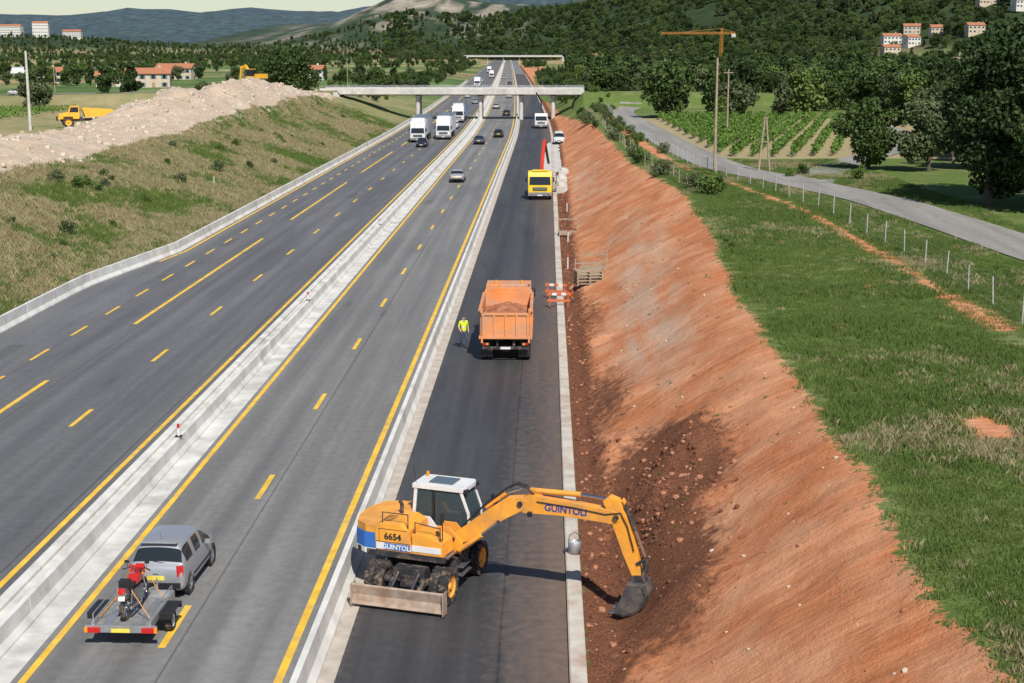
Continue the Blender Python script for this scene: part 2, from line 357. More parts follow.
# ---------------------------------------------------------------- ROADS
Yl=np.array(list(np.arange(-40,400,4.))+list(np.arange(400,2150,20.)))
def strip(name,u0,u1,z,mat,Y0=-40,Y1=2100,out=None):
    yy=np.unique(np.clip(Yl,Y0,Y1));f0=u0 if callable(u0) else (lambda y:y*0+u0);f1=u1 if callable(u1) else (lambda y:y*0+u1)
    a=np.stack([f0(yy)+off(yy),yy,yy*0+z],-1);c_=np.stack([f1(yy)+off(yy),yy,yy*0+z],-1)
    V=np.concatenate([a,c_]);n=len(yy);i=np.arange(n-1);F=np.stack([i,i+n,i+n+1,i+1],-1)
    if out is not None:
        out.append((V,F));return
    return link(name,npmesh(name,V,F,[mat]))
def asphalt(name,c1,c2,dust=False,rough=.75,tracks=(),seams=()):
    m,nt,b,o=newmat(name);t=NT(nt);P=t.coords()
    nl=t.noise(t.coords((1.0,.015,1)),1.1,6,.65);nb=t.noise(t.coords((.6,.10,1)),.5,6,.65);nf=t.noise(P,45,3,.7);nm=t.noise(P,3,6,.65)
    c=t.mix(t.rng(nl,.36,.64),c1,c2)
    c=t.mix(t.rng(nb,.48,.68,0,.5),c,tuple(x*1.3 for x in c2))
    c=t.mix(t.rng(nb,.46,.34,0,.4),c,tuple(x*.75 for x in c1))
    c=t.mix(1,c,t.rng(nf,.3,.7,.75,1.25),'MULTIPLY')
    c=t.mix(1,c,t.rng(nm,.3,.7,.86,1.14),'MULTIPLY')
    sx=nt.nodes.new('ShaderNodeSeparateXYZ');t.L(P,sx.inputs[0])
    for tx in tracks:
        d=t.math('ABSOLUTE',t.math('SUBTRACT',sx.outputs[0],tx))
        c=t.mix(t.math('MULTIPLY',t.rng(d,.1,.5,.36,0),t.rng(nb,.3,.6,.4,1)),c,tuple(x*.6 for x in c1))
    for tx in seams:
        d=t.math('ABSOLUTE',t.math('ADD',t.math('SUBTRACT',sx.outputs[0],tx),t.math('MULTIPLY_ADD',nm,.08,-.04)))
        c=t.mix(t.rng(d,.02,.05,.6,0),c,tuple(x*.4 for x in c1))
    sp=t.vor(t.coords((1,.25,1)),.35);c=t.mix(t.rng(sp[0],.0,.12,.6,0),c,tuple(x*.5 for x in c1))
    br=nt.nodes.new('ShaderNodeTexVoronoi');br.distance='CHEBYCHEV';br.inputs['Scale'].default_value=1;t.L(t.coords((.28,.05,1)),br.inputs['Vector'])
    c=t.mix(t.rng(br.outputs[0],.12,.125,.4,0),c,tuple(x*.6 for x in c1))
    cr=t.noise(t.coords((.25,1.2,1)),.8,8,.75);c=t.mix(t.rng(t.math('ABSOLUTE',t.math('SUBTRACT',cr,.5)),.0,.006,.4,0),c,tuple(x*.5 for x in c1))
    if dust:
        k=t.rng(sx.outputs[0],-3.0,1.0,-.32,.50);k=t.math('ADD',k,t.math('MULTIPLY_ADD',nm,1.0,-.5));
        k2=t.rng(sx.outputs[0],-4.5,-5.6,0,.5)
        k=t.math('ADD',k,t.math('MULTIPLY',t.noise(t.coords((.5,.05,1)),1,5),.35))
        k=t.math('ADD',k,k2)
        sy=sx.outputs[1];dy=t.math('ABSOLUTE',t.math('SUBTRACT',sy,42));k=t.math('ADD',k,t.math('MULTIPLY',t.rng(dy,2,14,.25,0),t.rng(sx.outputs[0],-2.0,.6,0,1)))
        c=t.mix(t.rng(k,.15,.85,0,.8),c,(.22,.145,.10))
    t.L(c,b.inputs['Base Color']);t.L(t.rng(nl,.3,.7,rough-.1,rough+.1),b.inputs['Roughness']);t.bump(nf,.35,.01,b);return m
A_L=asphalt('asphalt_left_carriageway',(.110,.110,.114),(.152,.152,.156),tracks=(-18.7,-17.0,-22.6,-20.9),seams=(-23.1,-16.4))
A_R=asphalt('asphalt_right_carriageway',(.160,.157,.152),(.225,.220,.211),tracks=(-12.4,-10.8,-9.2,-7.6),seams=(-9.7,))
A_N=asphalt('asphalt_new_lane',(.042,.042,.045),(.070,.069,.071),dust=True,rough=.62,tracks=(-3.6,-1.6),seams=(-1.2,))
ub=lambda y:np.interp(y,[60,95,112,2000],[-30.3,-30.6,-28.6,-28.3])
strip('motorway_asphalt_left',lambda y:ub(y)-.6,-15.7,0,A_L)
strip('motorway_asphalt_right',-13.3,-6.3,0,A_R)
strip('new_lane_asphalt',-5.25,.62,0,A_N,-40,900)
strip('new_lane_asphalt_far',-5.25,.62,0,A_R,900,2100)
strip('median_strip',-15.7,-13.3,.008,M('median_concrete',(.60,.585,.55),.9,0,.22,.9,(.30,.28,.25),.28,0,.004,'pos'))
strip('concrete_gutter',-6.3,-5.25,.006,M('gutter_concrete',(.46,.41,.35),.9,0,.2,1.5,(.3,.22,.16),.25,0,.004,'pos'))
mk=[]
strip('',-16.12,-15.92,.012,None,out=mk);strip('',-13.12,-12.92,.012,None,out=mk);strip('',-6.76,-6.54,.012,None,out=mk)
strip('',lambda y:ub(y)+.45,lambda y:ub(y)+.65,.012,None,107,2000,out=mk)
def dash(u,y0,ln,w=.17):
    yy=np.array([y0,y0+ln]);a=np.stack([u-w/2+off(yy),yy,yy*0+.012],-1);c_=np.stack([u+w/2+off(yy),yy,yy*0+.012],-1)
    mk.append((np.concatenate([a,c_]),np.array([[0,2,3,1]])))
y0=23680/582-3.1-1.5
for k in range(-4,110): dash(-10.1,y0+13*k,3,.2)
y0=23680/373-3.1-1.5
for k in range(-6,110): dash(-19.85,y0+13*k,3,.2)
for k in range(-2,12): dash(-23.55,82+52*k,38.5,.24) if k!=-1 else dash(-23.7,55,12.5,.24)
y0=73.5-1.5
for k in range(-8,60): dash(-26.1,y0+6.5*k,2.9,.18)
VV=[];FF=[];n=0
for a,c_ in mk: VV.append(a);FF.append(c_+n);n+=len(a)
link('road_markings',npmesh('road_markings',np.concatenate(VV),np.concatenate(FF),[YEL]))
def extrude_path(name,prof,uf,Y0,Y1,mat,seg=None,gap=0,z=0):
    V=[];F=[];k=len(prof)
    def ring(y): 
        uu=float(uf(y))+float(off(y));return [(uu+a,y,z+h) for a,h in prof]
    if seg:
        y=Y0
        while y<Y1:
            n=len(V);V+=ring(y)+ring(y+seg-gap)
            F+=[(n+i,n+(i+1)%k,n+k+(i+1)%k,n+k+i) for i in range(k)]
            F.append(tuple(n+i for i in range(k)));F.append(tuple(n+k+i for i in range(k)))
            y+=seg
    else:
        yy=[y for y in Yl if Y0<=y<=Y1]
        for y in yy:V+=ring(float(y))
        for j in range(len(yy)-1): F+=[(j*k+i,j*k+(i+1)%k,(j+1)*k+(i+1)%k,(j+1)*k+i) for i in range(k)]
    me=bpy.data.meshes.new(name);me.from_pydata(V,[],F);me.materials.append(mat)
    bm=bmesh.new();bm.from_mesh(me);bmesh.ops.recalc_face_normals(bm,faces=bm.faces);bm.to_mesh(me);bm.free()
    return link(name,me)
NJ=[(-.3,0),(-.3,.08),(-.14,.3),(-.09,.82),(.09,.82),(.14,.3),(.3,.08),(.3,0)]
BW=M('barrier_white_concrete',(.68,.67,.63),.8,0,.16,.9,(.34,.30,.25),.24,0,.003,'pos')
extrude_path('concrete_barrier_work_zone',[(a*.95,h*.98) for a,h in NJ],lambda y:-5.95,-40,2000,BW)
extrude_path('concrete_barrier_roadside',NJ,ub,40,700,BW,seg=4,gap=.06)
extrude_path('concrete_barrier_median',[(a*.8,h*.8) for a,h in NJ],lambda y:-14.3,-40,2000,BW,seg=6,gap=.03)
STG=M('galvanised_steel',(.45,.46,.48),.45,.6,.15,2,(.4,.36,.3),.1,0,0,'pos')
extrude_path('median_kerb',[(-.16,0),(-.16,.12),(-.12,.16),(.12,.16),(.16,.12),(.16,0)],lambda y:-15.4,-40,2000,BW,seg=2,gap=.02)
extrude_path('kerb',[(-.22,0),(-.22,.10),(-.18,.13),(.18,.13),(.22,.10),(.22,0)],lambda y:.84,-40,900,M('kerb_concrete',(.55,.50,.43),.85,0,.16,1.2,(.34,.20,.13),.34,0,.004,'pos'),seg=1.0,gap=.02,z=0)
def marker(x,y,name='delineator_post',h=.75,c=REDL):
    m=MB();m.tube((0,0,0),(0,0,h),.05,WHT,.045,n=10);m.tube((0,0,h),(0,0,h+.16),.052,c,.05,n=10);m.box((0,0,.02),(.26,.26,.04),BLK);m.obj(name,(x,y,hz(x,y)+.01 if abs(x+14)>1.3 else .66),bevel=.006)
for y in (55.,86.5,125.,165.,205.): marker(-14.3,y,h=.35)
for (x,y) in [(1.7,118),(1.9,140),(-34.6,152),(1.5,104)]: marker(x,y,h=.9)
def catmull(pl,n=10):
    out=[];P=[pl[0]]+list(pl)+[pl[-1]]
    for i in range(1,len(P)-2):
        p0,p1,p2,p3=[np.array(P[j],float) for j in(i-1,i,i+1,i+2)]
        for k in range(n):
            t_=k/n;out.append(.5*((2*p1)+(-p0+p2)*t_+(2*p0-5*p1+4*p2-p3)*t_*t_+(-p0+3*p1-3*p2+p3)*t_**3))
    out.append(np.array(pl[-1],float));return np.array(out)
def ribbon(name,pl,w,mat,dz=.05,n=10):
    c=catmull(pl,n);tn=np.gradient(c,axis=0);tn/=np.linalg.norm(tn,axis=1)[:,None];nr=np.stack([tn[:,1],-tn[:,0]],-1)
    k=7;V=[]
    for j in range(k): 
        p=c+nr*((j/(k-1)-.5)*w);V.append(np.concatenate([p,(H(p[:,0],p[:,1])+dz)[:,None]],1))
    V=np.stack(V,1).reshape(-1,3);N=len(c);i=np.arange(N*k).reshape(N,k)
    F=np.stack([i[:-1,:-1],i[:-1,1:],i[1:,1:],i[1:,:-1]],-1).reshape(-1,4)
    return link(name,npmesh(name,V,F,[mat],True))
A_C=asphalt('country_road_asphalt',(.24,.225,.20),(.31,.29,.26))
ribbon('country_road',ROAD_R,4.6,A_C,.06)
ribbon('country_road',ROAD_B,3.8,A_C,.075)
ribbon('overpass_road',[(-47,330),(-90,330),(-150,331),(-260,334),(-420,340)],6.5,A_C,.08)
# ---------------------------------------------------------------- OVERPASS
def overpass(name,Yb,x0,x1,zt,piers,w=9,ext=4):
    mb=MB();BC=CONC
    mb.box(((x0+x1)/2,0,zt-.4),(x1-x0,w,.8),BC)
    mb.box(((x0+x1)/2,0,zt-.95),(x1-x0-2,w*.55,.3),BC)
    for s in(-1,1):
        mb.box(((x0+x1)/2-ext/2,s*(w/2-.12),zt+.25),(x1-x0+ext,.22,.5),BC)
        mb.box(((x0+x1)/2-ext/2,s*(w/2-.12),zt+.95),(x1-x0+ext,.06,.06),STG);mb.box(((x0+x1)/2-ext/2,s*(w/2-.12),zt+.75),(x1-x0+ext,.05,.05),STG)
        n=int((x1-x0+ext)/2)
        for i in range(n+1): mb.box((x0-ext+i*2,s*(w/2-.12),zt+.72),(.07,.07,.5),STG)
    for px in piers:
        for s in(-1,1): mb.tube((px,s*2.6,-.3),(px,s*2.6,zt-1.3),.45,BC,n=16)
        mb.box((px,0,zt-1.3),(1.1,w*.78,.36),BC)
    mb.box((x0-.4,0,zt-2.6),(1.4,w,4.4),BC);mb.box((x1+.4,0,zt-2.6),(1.4,w,4.4),BC)
    mb.obj(name,(0,Yb,0),bevel=.03)
overpass('motorway_overpass',330,-46,8,6.3,(-28.6,-14.8,-5.8,1.2))
o2=float(off(1500));overpass('motorway_overpass',1500,o2-50,o2+45,7.5,(o2-30,o2-14.5,o2+2),w=11)
# ---------------------------------------------------------------- TREES
def leafquads(C,S,r):
    N=len(C);a=r.normal(size=(N,3));a/=np.linalg.norm(a,axis=1)[:,None];q=r.normal(size=(N,3));b_=np.cross(a,q);b_/=np.linalg.norm(b_,axis=1)[:,None]
    a=a*S[:,None];b_=b_*S[:,None]*.62
    V=np.stack([C+a,C+b_,C-a,C-b_],1).reshape(-1,3);F=np.arange(4*N).reshape(N,4);return V,F
BARK=M('tree_bark',(.11,.085,.065),.9,0,.3,6)
LEAF=leafmat('leaf_green',(.030,.060,.014),(.095,.145,.036))
LEAF2=leafmat('leaf_olive',(.055,.08,.030),(.14,.17,.075))
LEAF3=leafmat('leaf_dark',(.016,.036,.010),(.052,.086,.022))
LEAF4=leafmat('leaf_bright',(.065,.12,.022),(.15,.21,.05))
def tree_me(name,h,rad,base,nl,nleaf,ls,seed,leaf,kind='round'):
    r=np.random.default_rng(seed);mb=MB();lob=[]
    for i in range(nl):
        if kind=='round':
            th=r.uniform(0,6.28);ph=r.uniform(-1,1);rr=rad*r.uniform(.35,.78)*math.sqrt(max(.05,1-ph*ph*.8))
            z=base+(h-base)*(.5+.42*ph);lob.append((rr*math.cos(th),rr*math.sin(th),z,rad*r.uniform(.26,.48)))
        elif kind=='tall':
            q=(i+.5)/nl;z=base+(h-base)*q;w=rad*math.sin(math.pi*min(1,.15+.85*q))**.6 if q<.99 else .3;th=r.uniform(0,6.28);lob.append((.45*w*math.cos(th),.45*w*math.sin(th),z,max(.3,w*.6)))
        else:
            q=(i+.5)/nl;z=base+(h-base)*q;w=rad*(1-q*.85);th=r.uniform(0,6.28);lob.append((.6*w*math.cos(th),.6*w*math.sin(th),z,max(.35,w*.45)))
    lob.append((0,0,base+(h-base)*.55,rad*.5));lob.append((0,0,h-rad*.35,rad*.35))
    lean=r.uniform(-.3,.3,2)
    zt=base+(h-base)*.6;tr=h*.028+.05
    mb.tube((0,0,-.4),(lean[0]*.4,lean[1]*.4,base*.7),tr*1.15,BARK,tr*.85,n=8);mb.tube((lean[0]*.4,lean[1]*.4,base*.7),(lean[0],lean[1],zt),tr*.85,BARK,tr*.35,n=8)
    for l in lob[:min(nl,10)]: mb.tube((lean[0]*.6,lean[1]*.6,base*.7+min(1,(l[2]-base)*.25)),(l[0]*.85,l[1]*.85,l[2]),tr*.4,BARK,tr*.1,n=5)
    W=np.array([l[3]**2 for l in lob]);W/=W.sum();k=r.choice(len(lob),nleaf,p=W);Lb=np.array(lob)[k]
    d=r.normal(size=(nleaf,3));d/=np.linalg.norm(d,axis=1)[:,None];rad_=Lb[:,3]*(r.uniform(.45,1.15,nleaf)**.6)
    C=Lb[:,:3]+d*rad_[:,None]*np.array([1,1,.8])
    V,F=leafquads(C,ls*r.uniform(.6,1.3,nleaf),r)
    n0=len(mb.v);V2=np.concatenate([np.array(mb.v),V])
    F4=[f for f in mb.f if len(f)==4];F2=np.concatenate([np.array(F4),F+n0]);mi=np.concatenate([np.zeros(len(F4)),np.ones(len(F))])
    return npmesh(name,V2,F2,[BARK,leaf],False,mi)
def raw(name,me): return bpy.data.objects.new(name,me)
T_round=[raw('tree_a',tree_me('tree_a',9,4,1.5,16,1500,.42,1,LEAF)),raw('tree_b',tree_me('tree_b',8,3.6,1.2,14,1400,.40,2,LEAF2)),
 raw('tree_c',tree_me('tree_c',10,3.6,1.5,18,1500,.42,3,LEAF3)),raw('tree_d',tree_me('tree_d',12,2.2,1,16,1400,.38,4,LEAF,'tall')),
 raw('tree_e',tree_me('tree_e',11,3,1.8,18,1400,.38,5,LEAF3,'cone')),raw('tree_f',tree_me('tree_f',7.5,3.6,1.0,14,1400,.40,6,LEAF4))]
def scatter(name,P,rz,sc,vid,variants):
    me=bpy.data.meshes.new(name);me.vertices.add(len(P));me.vertices.foreach_set('co',np.asarray(P,np.float32).ravel())
    a=me.attributes.new('rot','FLOAT_VECTOR','POINT');rv=np.zeros((len(P),3),np.float32);rv[:,2]=rz;a.data.foreach_set('vector',rv.ravel())
    a=me.attributes.new('scl','FLOAT','POINT');a.data.foreach_set('value',np.asarray(sc,np.float32))
    a=me.attributes.new('vid','INT','POINT');a.data.foreach_set('value',np.asarray(vid,np.int32))
    ob=link(name,me);g=bpy.data.node_groups.new(name+'_nodes','GeometryNodeTree')
    g.interface.new_socket('Geometry',in_out='INPUT',socket_type='NodeSocketGeometry');g.interface.new_socket('Geometry',in_out='OUTPUT',socket_type='NodeSocketGeometry')
    N=g.nodes;Lk=g.links.new;gi=N.new('NodeGroupInput');go=N.new('NodeGroupOutput');j=N.new('GeometryNodeJoinGeometry')
    def na(nm,ty):
        n=N.new('GeometryNodeInputNamedAttribute');n.data_type=ty;n.inputs['Name'].default_value=nm
        return [o_ for o_ in n.outputs if o_.enabled and o_.name=='Attribute'][0]
    rot=na('rot','FLOAT_VECTOR');s_=na('scl','FLOAT');v_=na('vid','INT')
    e=N.new('FunctionNodeEulerToRotation');Lk(rot,e.inputs[0])
    for k,ob_ in enumerate(variants):
        oi=N.new('GeometryNodeObjectInfo');oi.inputs['Object'].default_value=ob_;oi.inputs['As Instance'].default_value=True
        cp=N.new('FunctionNodeCompare');cp.data_type='INT';cp.operation='EQUAL'
        ins=[i for i in cp.inputs if i.enabled and i.type=='INT'];Lk(v_,ins[0]);ins[1].default_value=k
        ip=N.new('GeometryNodeInstanceOnPoints');Lk(gi.outputs[0],ip.inputs['Points']);Lk(cp.outputs[0],ip.inputs['Selection'])
        Lk(oi.outputs['Geometry'],ip.inputs['Instance']);Lk(e.outputs[0],ip.inputs['Rotation']);Lk(s_,ip.inputs['Scale']);Lk(ip.outputs[0],j.inputs[0])
    Lk(j.outputs[0],go.inputs[0]);md=ob.modifiers.new('instances','NODES');md.node_group=g;return ob
def scat_xy(name,X,Y,sc,vid,variants,dz=0):
    Z=H(X,Y)+dz;return scatter(name,np.stack([X,Y,Z],-1),rng.uniform(0,6.28,len(X)),sc,vid,variants)
N=16000;Y=rng.uniform(262,1000,N);X=rng.uniform(0,1,N)*(.42*Y+30)+12
u=X-off(Y);dens=fbm(X/45,Y/60,101)
k=(u>uc(Y)+6+6*rng.random(N))&(dens>-.10)&(np.abs(Y-330)>9)&(pdist(X,Y,ROAD_R)>6)&(pdist(X,Y,ROAD_B)>7);k&=rng.random(N)<.38
X,Y=X[k],Y[k];scat_xy('woodland_trees',X,Y,rng.uniform(.5,1.1,len(X)),rng.choice(6,len(X),p=[.28,.2,.17,.1,.08,.17]),T_round,-.2)
HOUSES=[(296,1300,16,5),(318,1320,14,-10),(306,1270,12,20),(330,1285,10,0),(385,1330,18,8),(405,1300,16,-5),(425,1320,18,10),(395,1270,12,12),(440,1300,14,0),(282,1240,14,10),(36,1150,12,10),(60,1180,14,-8),(75,1160,10,0),(350,1240,14,6),(415,1235,14,-6)]
N=18000;Y=rng.uniform(900,2600,N);X=rng.uniform(-.11,.38,N)*Y
hl=hill(X,Y);k=(hl>1.5)&(fbm(X/60,Y/60,111)>-.16)
for (hx,hy,hw,_) in HOUSES: k&=~((np.abs(X-hx*Y/hy)<hw*.65+2)&(Y<hy+8)&(Y>hy-48))
X,Y=X[k],Y[k]
scat_xy('hill_forest_trees',X,Y,rng.uniform(.7,1.35,len(X)),rng.choice(6,len(X),p=[.3,.22,.25,.04,.1,.09]),T_round,-.5)
N=18000;Y=rng.uniform(380,2600,N);X=-rng.uniform(0.02,.40,N)*Y-20
band=_h(np.floor(Y/95),np.floor(X/210),7);hed=(np.abs((Y/95)%1-.5)<.045)&(band>.45);cl=fbm(X/70,Y/40,121)>.33
u=X-off(Y);k=((hed&(rng.random(N)<.7))|(cl&(rng.random(N)<.5))|((Y>1900)&(rng.random(N)<.45)))&(u<-48)&((Y>520)|(cl&(X<-140)))
X,Y=X[k],Y[k];scat_xy('hedgerow_trees',X,Y,rng.uniform(.35,.85,len(X)),rng.choice(6,len(X),p=[.28,.24,.18,.10,.05,.15]),T_round,-.2)
N=700;Y=rng.uniform(345,1400,N);sd=rng.random(N)<.4;X=off(Y)+np.where(sd,-38-rng.uniform(0,14,N),4+rng.uniform(0,16,N));
k=~((~sd)&(Y>800)&(Y<1100));X,Y=X[k],Y[k]
scat_xy('verge_trees',X,Y,rng.uniform(.2,.5,len(X)),rng.integers(0,6,len(X)),T_round,-.1)
def tree(x,y,h,rad,base,nl,nleaf,ls,seed,leaf,kind='round',name='broadleaf_tree'):
    me=tree_me(name,h,rad,base,nl,nleaf,ls,seed,leaf,kind);link(name,me,(x,y,hz(x,y)-.05))
tree(31.2,105,11.5,4.6,1.0,26,16000,.2,11,LEAF3);tree(34.6,100,10.5,4.2,.8,22,12000,.2,12,LEAF3);tree(35.5,109,13,4.6,1.5,24,14000,.21,13,LEAF3)
tree(30.6,141,6.5,3.0,1.0,16,7000,.19,14,LEAF);tree(35.5,138,6,3.2,.8,16,7000,.19,15,LEAF2)
tree(41,142,9,4.2,1,18,7000,.24,17,LEAF);tree(47,150,10,4.5,1.2,18,7000,.26,18,LEAF3);tree(44,160,7,3.6,.8,16,6000,.24,19,LEAF2)
tree(-60,352,11.5,7.6,1.2,26,9000,.38,20,LEAF);tree(-49,440,7,4.5,.8,16,5000,.34,21,LEAF)
tree(-98,330,6,3.2,.8,14,4000,.28,22,LEAF);tree(-104,300,6,3.4,.6,14,4000,.28,23,LEAF2);tree(-128,330,8,3.8,.8,16,4000,.32,24,LEAF)
tree(-80,345,5,2.6,.5,12,3000,.26,25,LEAF2);tree(-118,420,9,3.4,.8,14,4000,.32,26,LEAF3,'cone');tree(-150,380,8,4,.8,14,4000,.32,27,LEAF)
def bush_me(name,h,rad,nleaf,ls,seed,leaf): return tree_me(name,h,rad,.1,9,nleaf,ls,seed,leaf)
B=[raw('bush_a',bush_me('bush_a',1.3,.9,900,.09,31,LEAF4)),raw('bush_b',bush_me('bush_b',1.0,.8,800,.08,32,LEAF)),raw('bush_c',bush_me('bush_c',1.6,1.2,1000,.10,33,LEAF2))]
N=70;Y=rng.uniform(62,300,N);X=off(Y)-rng.uniform(33,43,N);k=fbm(X/9,Y/14,131)>.02;X,Y=X[k],Y[k]
scat_xy('bank_bushes',X,Y,rng.uniform(.3,.85,len(X)),rng.integers(0,3,len(X)),B)
bx=[(12.3,112,1.3),(13.2,114.5,1.1),(11.6,116,.9),(10.6,84,.35),(10.5,86,.3),(9.9,131,1.0),(9.4,150,1.2),(9.3,155,1.0),(9.5,160,.9),(21.5,131,.6),(23,133,.9),(8.7,190,1.1),(27,128,.9),(7.2,225,1.2),(6.8,245,1.4),(6.4,262,1.3),(6.2,280,1.5)]
bx=np.array(bx);scat_xy('crest_bushes',bx[:,0],bx[:,1],bx[:,2],np.arange(len(bx))%3,B)
N=420;Y=rng.uniform(165,330,N);X=rng.uniform(9.5,14,N)+off(Y);k=(pdist(X,Y,ROAD_R)>2.7)&(rng.random(N)<.3)
X,Y=X[k],Y[k];scat_xy('roadside_shrubs',X,Y,rng.uniform(.3,.9,len(X)),rng.integers(0,3,len(X)),B)
N=330;Y=rng.uniform(120,270,N);X=rng.uniform(48,110,N);k=(pdist(X,Y,ROAD_B)>5)&((Y<160)|(X>66));X,Y=X[k],Y[k]
scat_xy('parkland_trees',X,Y,rng.uniform(.45,.95,len(X)),rng.integers(0,6,len(X)),T_round,-.1)
VL=leafmat('vine_leaf',(.07,.14,.022),(.16,.26,.045))
def vineyard(name,x0,x1,y0,y1,sp,ang,seed,dens=26,xmin=-1e9,xmax=1e9):
    r=np.random.default_rng(seed);C=[]
    nrow=int((x1-x0)/sp);L=y1-y0
    for i in range(nrow):
        n=int(L*dens);yy=r.uniform(0,L,n);hh=.3+1.0*r.random(n)**.8*(.8+.3*vnoise(yy*.6,yy*0+i,seed));xx=r.normal(0,.2,n)
        X=x0+i*sp+xx+ang*yy;Y=y0+yy;k=(X>xmin)&(X<xmax)&(pdist(X,Y,ROAD_B)>3.5);X,Y,hh=X[k],Y[k],hh[k];C.append(np.stack([X,Y,H(X,Y)+hh],-1))
    C=np.concatenate(C)
    V,F=leafquads(C,r.uniform(.14,.26,len(C)),r);link(name,npmesh(name,V,F,[VL]))
vineyard('vineyard',-2,60,160,260,2.2,.22,41,28,19,64);vineyard('vineyard',-150,-92,215,300,2.6,0,42,10)
def tuft(name,nb,h,sp,seed,mat):
    r=np.random.default_rng(seed);V=[];F=[]
    for i in range(nb):
        a=r.uniform(0,6.28);d=r.uniform(0,sp);x,y=d*math.cos(a),d*math.sin(a);hh=h*r.uniform(.5,1.1);b_=r.uniform(0,6.28);w=.014+.01*r.random();l=hh*r.uniform(.1,.7);c_=r.uniform(0,6.28)
        V+=[(x-w*math.cos(b_),y-w*math.sin(b_),-.03),(x+w*math.cos(b_),y+w*math.sin(b_),-.03),(x+l*.4*math.cos(c_)+w*.6,y+l*.4*math.sin(c_),hh*.6),(x+l*math.cos(c_),y+l*math.sin(c_),hh)]
        n=len(V);F.append((n-4,n-3,n-2,n-1))
    return raw(name,npmesh(name,V,F,[mat]))
GG=leafmat('grass_blade_green',(.10,.165,.033),(.20,.27,.075),.3);GD=leafmat('grass_blade_dry',(.28,.24,.12),(.50,.43,.25),.25)
TF=[tuft('tuft_a',28,.14,.40,1,GG),tuft('tuft_b',26,.22,.36,2,GG),tuft('tuft_c',22,.26,.32,3,GD)]
N=46000;Y=24+rng.random(N)**1.5*130;X=rng.uniform(7.5,30,N);cuv=uc(Y)
k=(X>cuv+.05+.9*rng.random(N)**2)&(pdist(X,Y,ROAD_R)>2.7)&(np.abs(pdist(X,Y,[(a-1.3,b_) for a,b_ in FENCE]))>.9*rng.random(N))
for (px,py,r_) in [(13.6,44,.8),(14.2,38,.5),(12.2,60,.4)]: k&=np.hypot(X-px,(Y-py)*.5)>r_*.9
X,Y=X[k],Y[k];gn=fbm(X/3.5,Y/5,141);vid=np.where(gn>.15,1,0);vid=np.where((fbm(X/5,Y/6,142)+rng.normal(0,.2,len(X)))>.42,2,vid)
scat_xy('meadow_grass',X,Y,rng.uniform(.55,1.15,len(X))*(1+.4*gn),vid,TF)
N=34000;Y=60+rng.random(N)**1.3*240;X=off(Y)-rng.uniform(29.5,44.8,N);u=X-off(Y);k=(u<np.interp(Y,[95,120],[-31.5,-29.6]));X,Y=X[k],Y[k];gn=fbm(X/5,Y/7,151)
scat_xy('bank_grass',X,Y,rng.uniform(.7,1.8,len(X)),np.where(gn+rng.normal(0,.15,len(X))>-.06,2,np.where(rng.random(len(X))<.5,0,1)),TF)
N=900;Y=26+rng.random(N)*150;X=rng.uniform(3,9.5,N);k=(X<uc(Y))&(fbm(X/1.5,Y/3,161)>.12);X,Y=X[k],Y[k]
scat_xy('slope_weeds',X,Y,rng.uniform(.2,.5,len(X)),rng.integers(0,2,len(X)),TF)
def rock(name,seed,mat):
    bm=bmesh.new();bmesh.ops.create_icosphere(bm,subdivisions=2,radius=.5);r=random.Random(seed)
    ax=[Vector((r.gauss(0,1),r.gauss(0,1),r.gauss(0,1))).normalized() for _ in range(9)];dd=[r.uniform(.28,.42) for _ in ax]
    for v in bm.verts:
        for a,d in zip(ax,dd):
            q=v.co.dot(a)
            if q>d:v.co-=a*(q-d)
    me=bpy.data.meshes.new(name);bm.to_mesh(me);bm.free();me.materials.append(mat);return raw(name,me)
RK=M('limestone_rock',(.56,.48,.39),.9,0,.3,2);RK2=M('red_clod',(.17,.065,.035),.95,0,.35,3);RK3=M('brown_clod',(.40,.18,.10),.95,0,.35,3);RK4=M('rubble_brown',(.46,.36,.27),.95,0,.3,2)
RV=[rock('rock_a',1,RK),rock('rock_b',2,RK4),rock('rock_c',3,RK)]
N=3800;Y=rng.uniform(90,322,N);X=off(Y)-rng.uniform(44.2,62,N);scat_xy('rubble_rocks',X,Y,.12+.8*rng.random(len(X))**6,rng.integers(0,3,len(X)),RV)
CV=[rock('clod_a',4,RK2),rock('clod_b',5,RK3),rock('clod_c',6,RK2)]
N=3400;Y=24+rng.random(N)**1.4*150;X=1.15+np.abs(rng.normal(0,.6,N));
ex=rng.normal(0,1,(1300,2))*np.array([1.1,3.2])+np.array([3.6,46.0]);X=np.concatenate([X,ex[:,0]]);Y=np.concatenate([Y,ex[:,1]])
k=(X<uc(Y)-.3)&(X>1.12);X,Y=X[k],Y[k]
scat_xy('earth_clods',X,Y,.03+.22*rng.random(len(X))**5,rng.choice(3,len(X),p=[.4,.25,.35]),CV)
N=900;Y=24+rng.random(N)*140;X=rng.uniform(3,10,N);k=(X<uc(Y));X,Y=X[k],Y[k];scat_xy('slope_stones',X,Y,.03+.14*rng.random(len(X))**5,rng.integers(0,3,len(X)),[CV[1],CV[1],RV[0]])
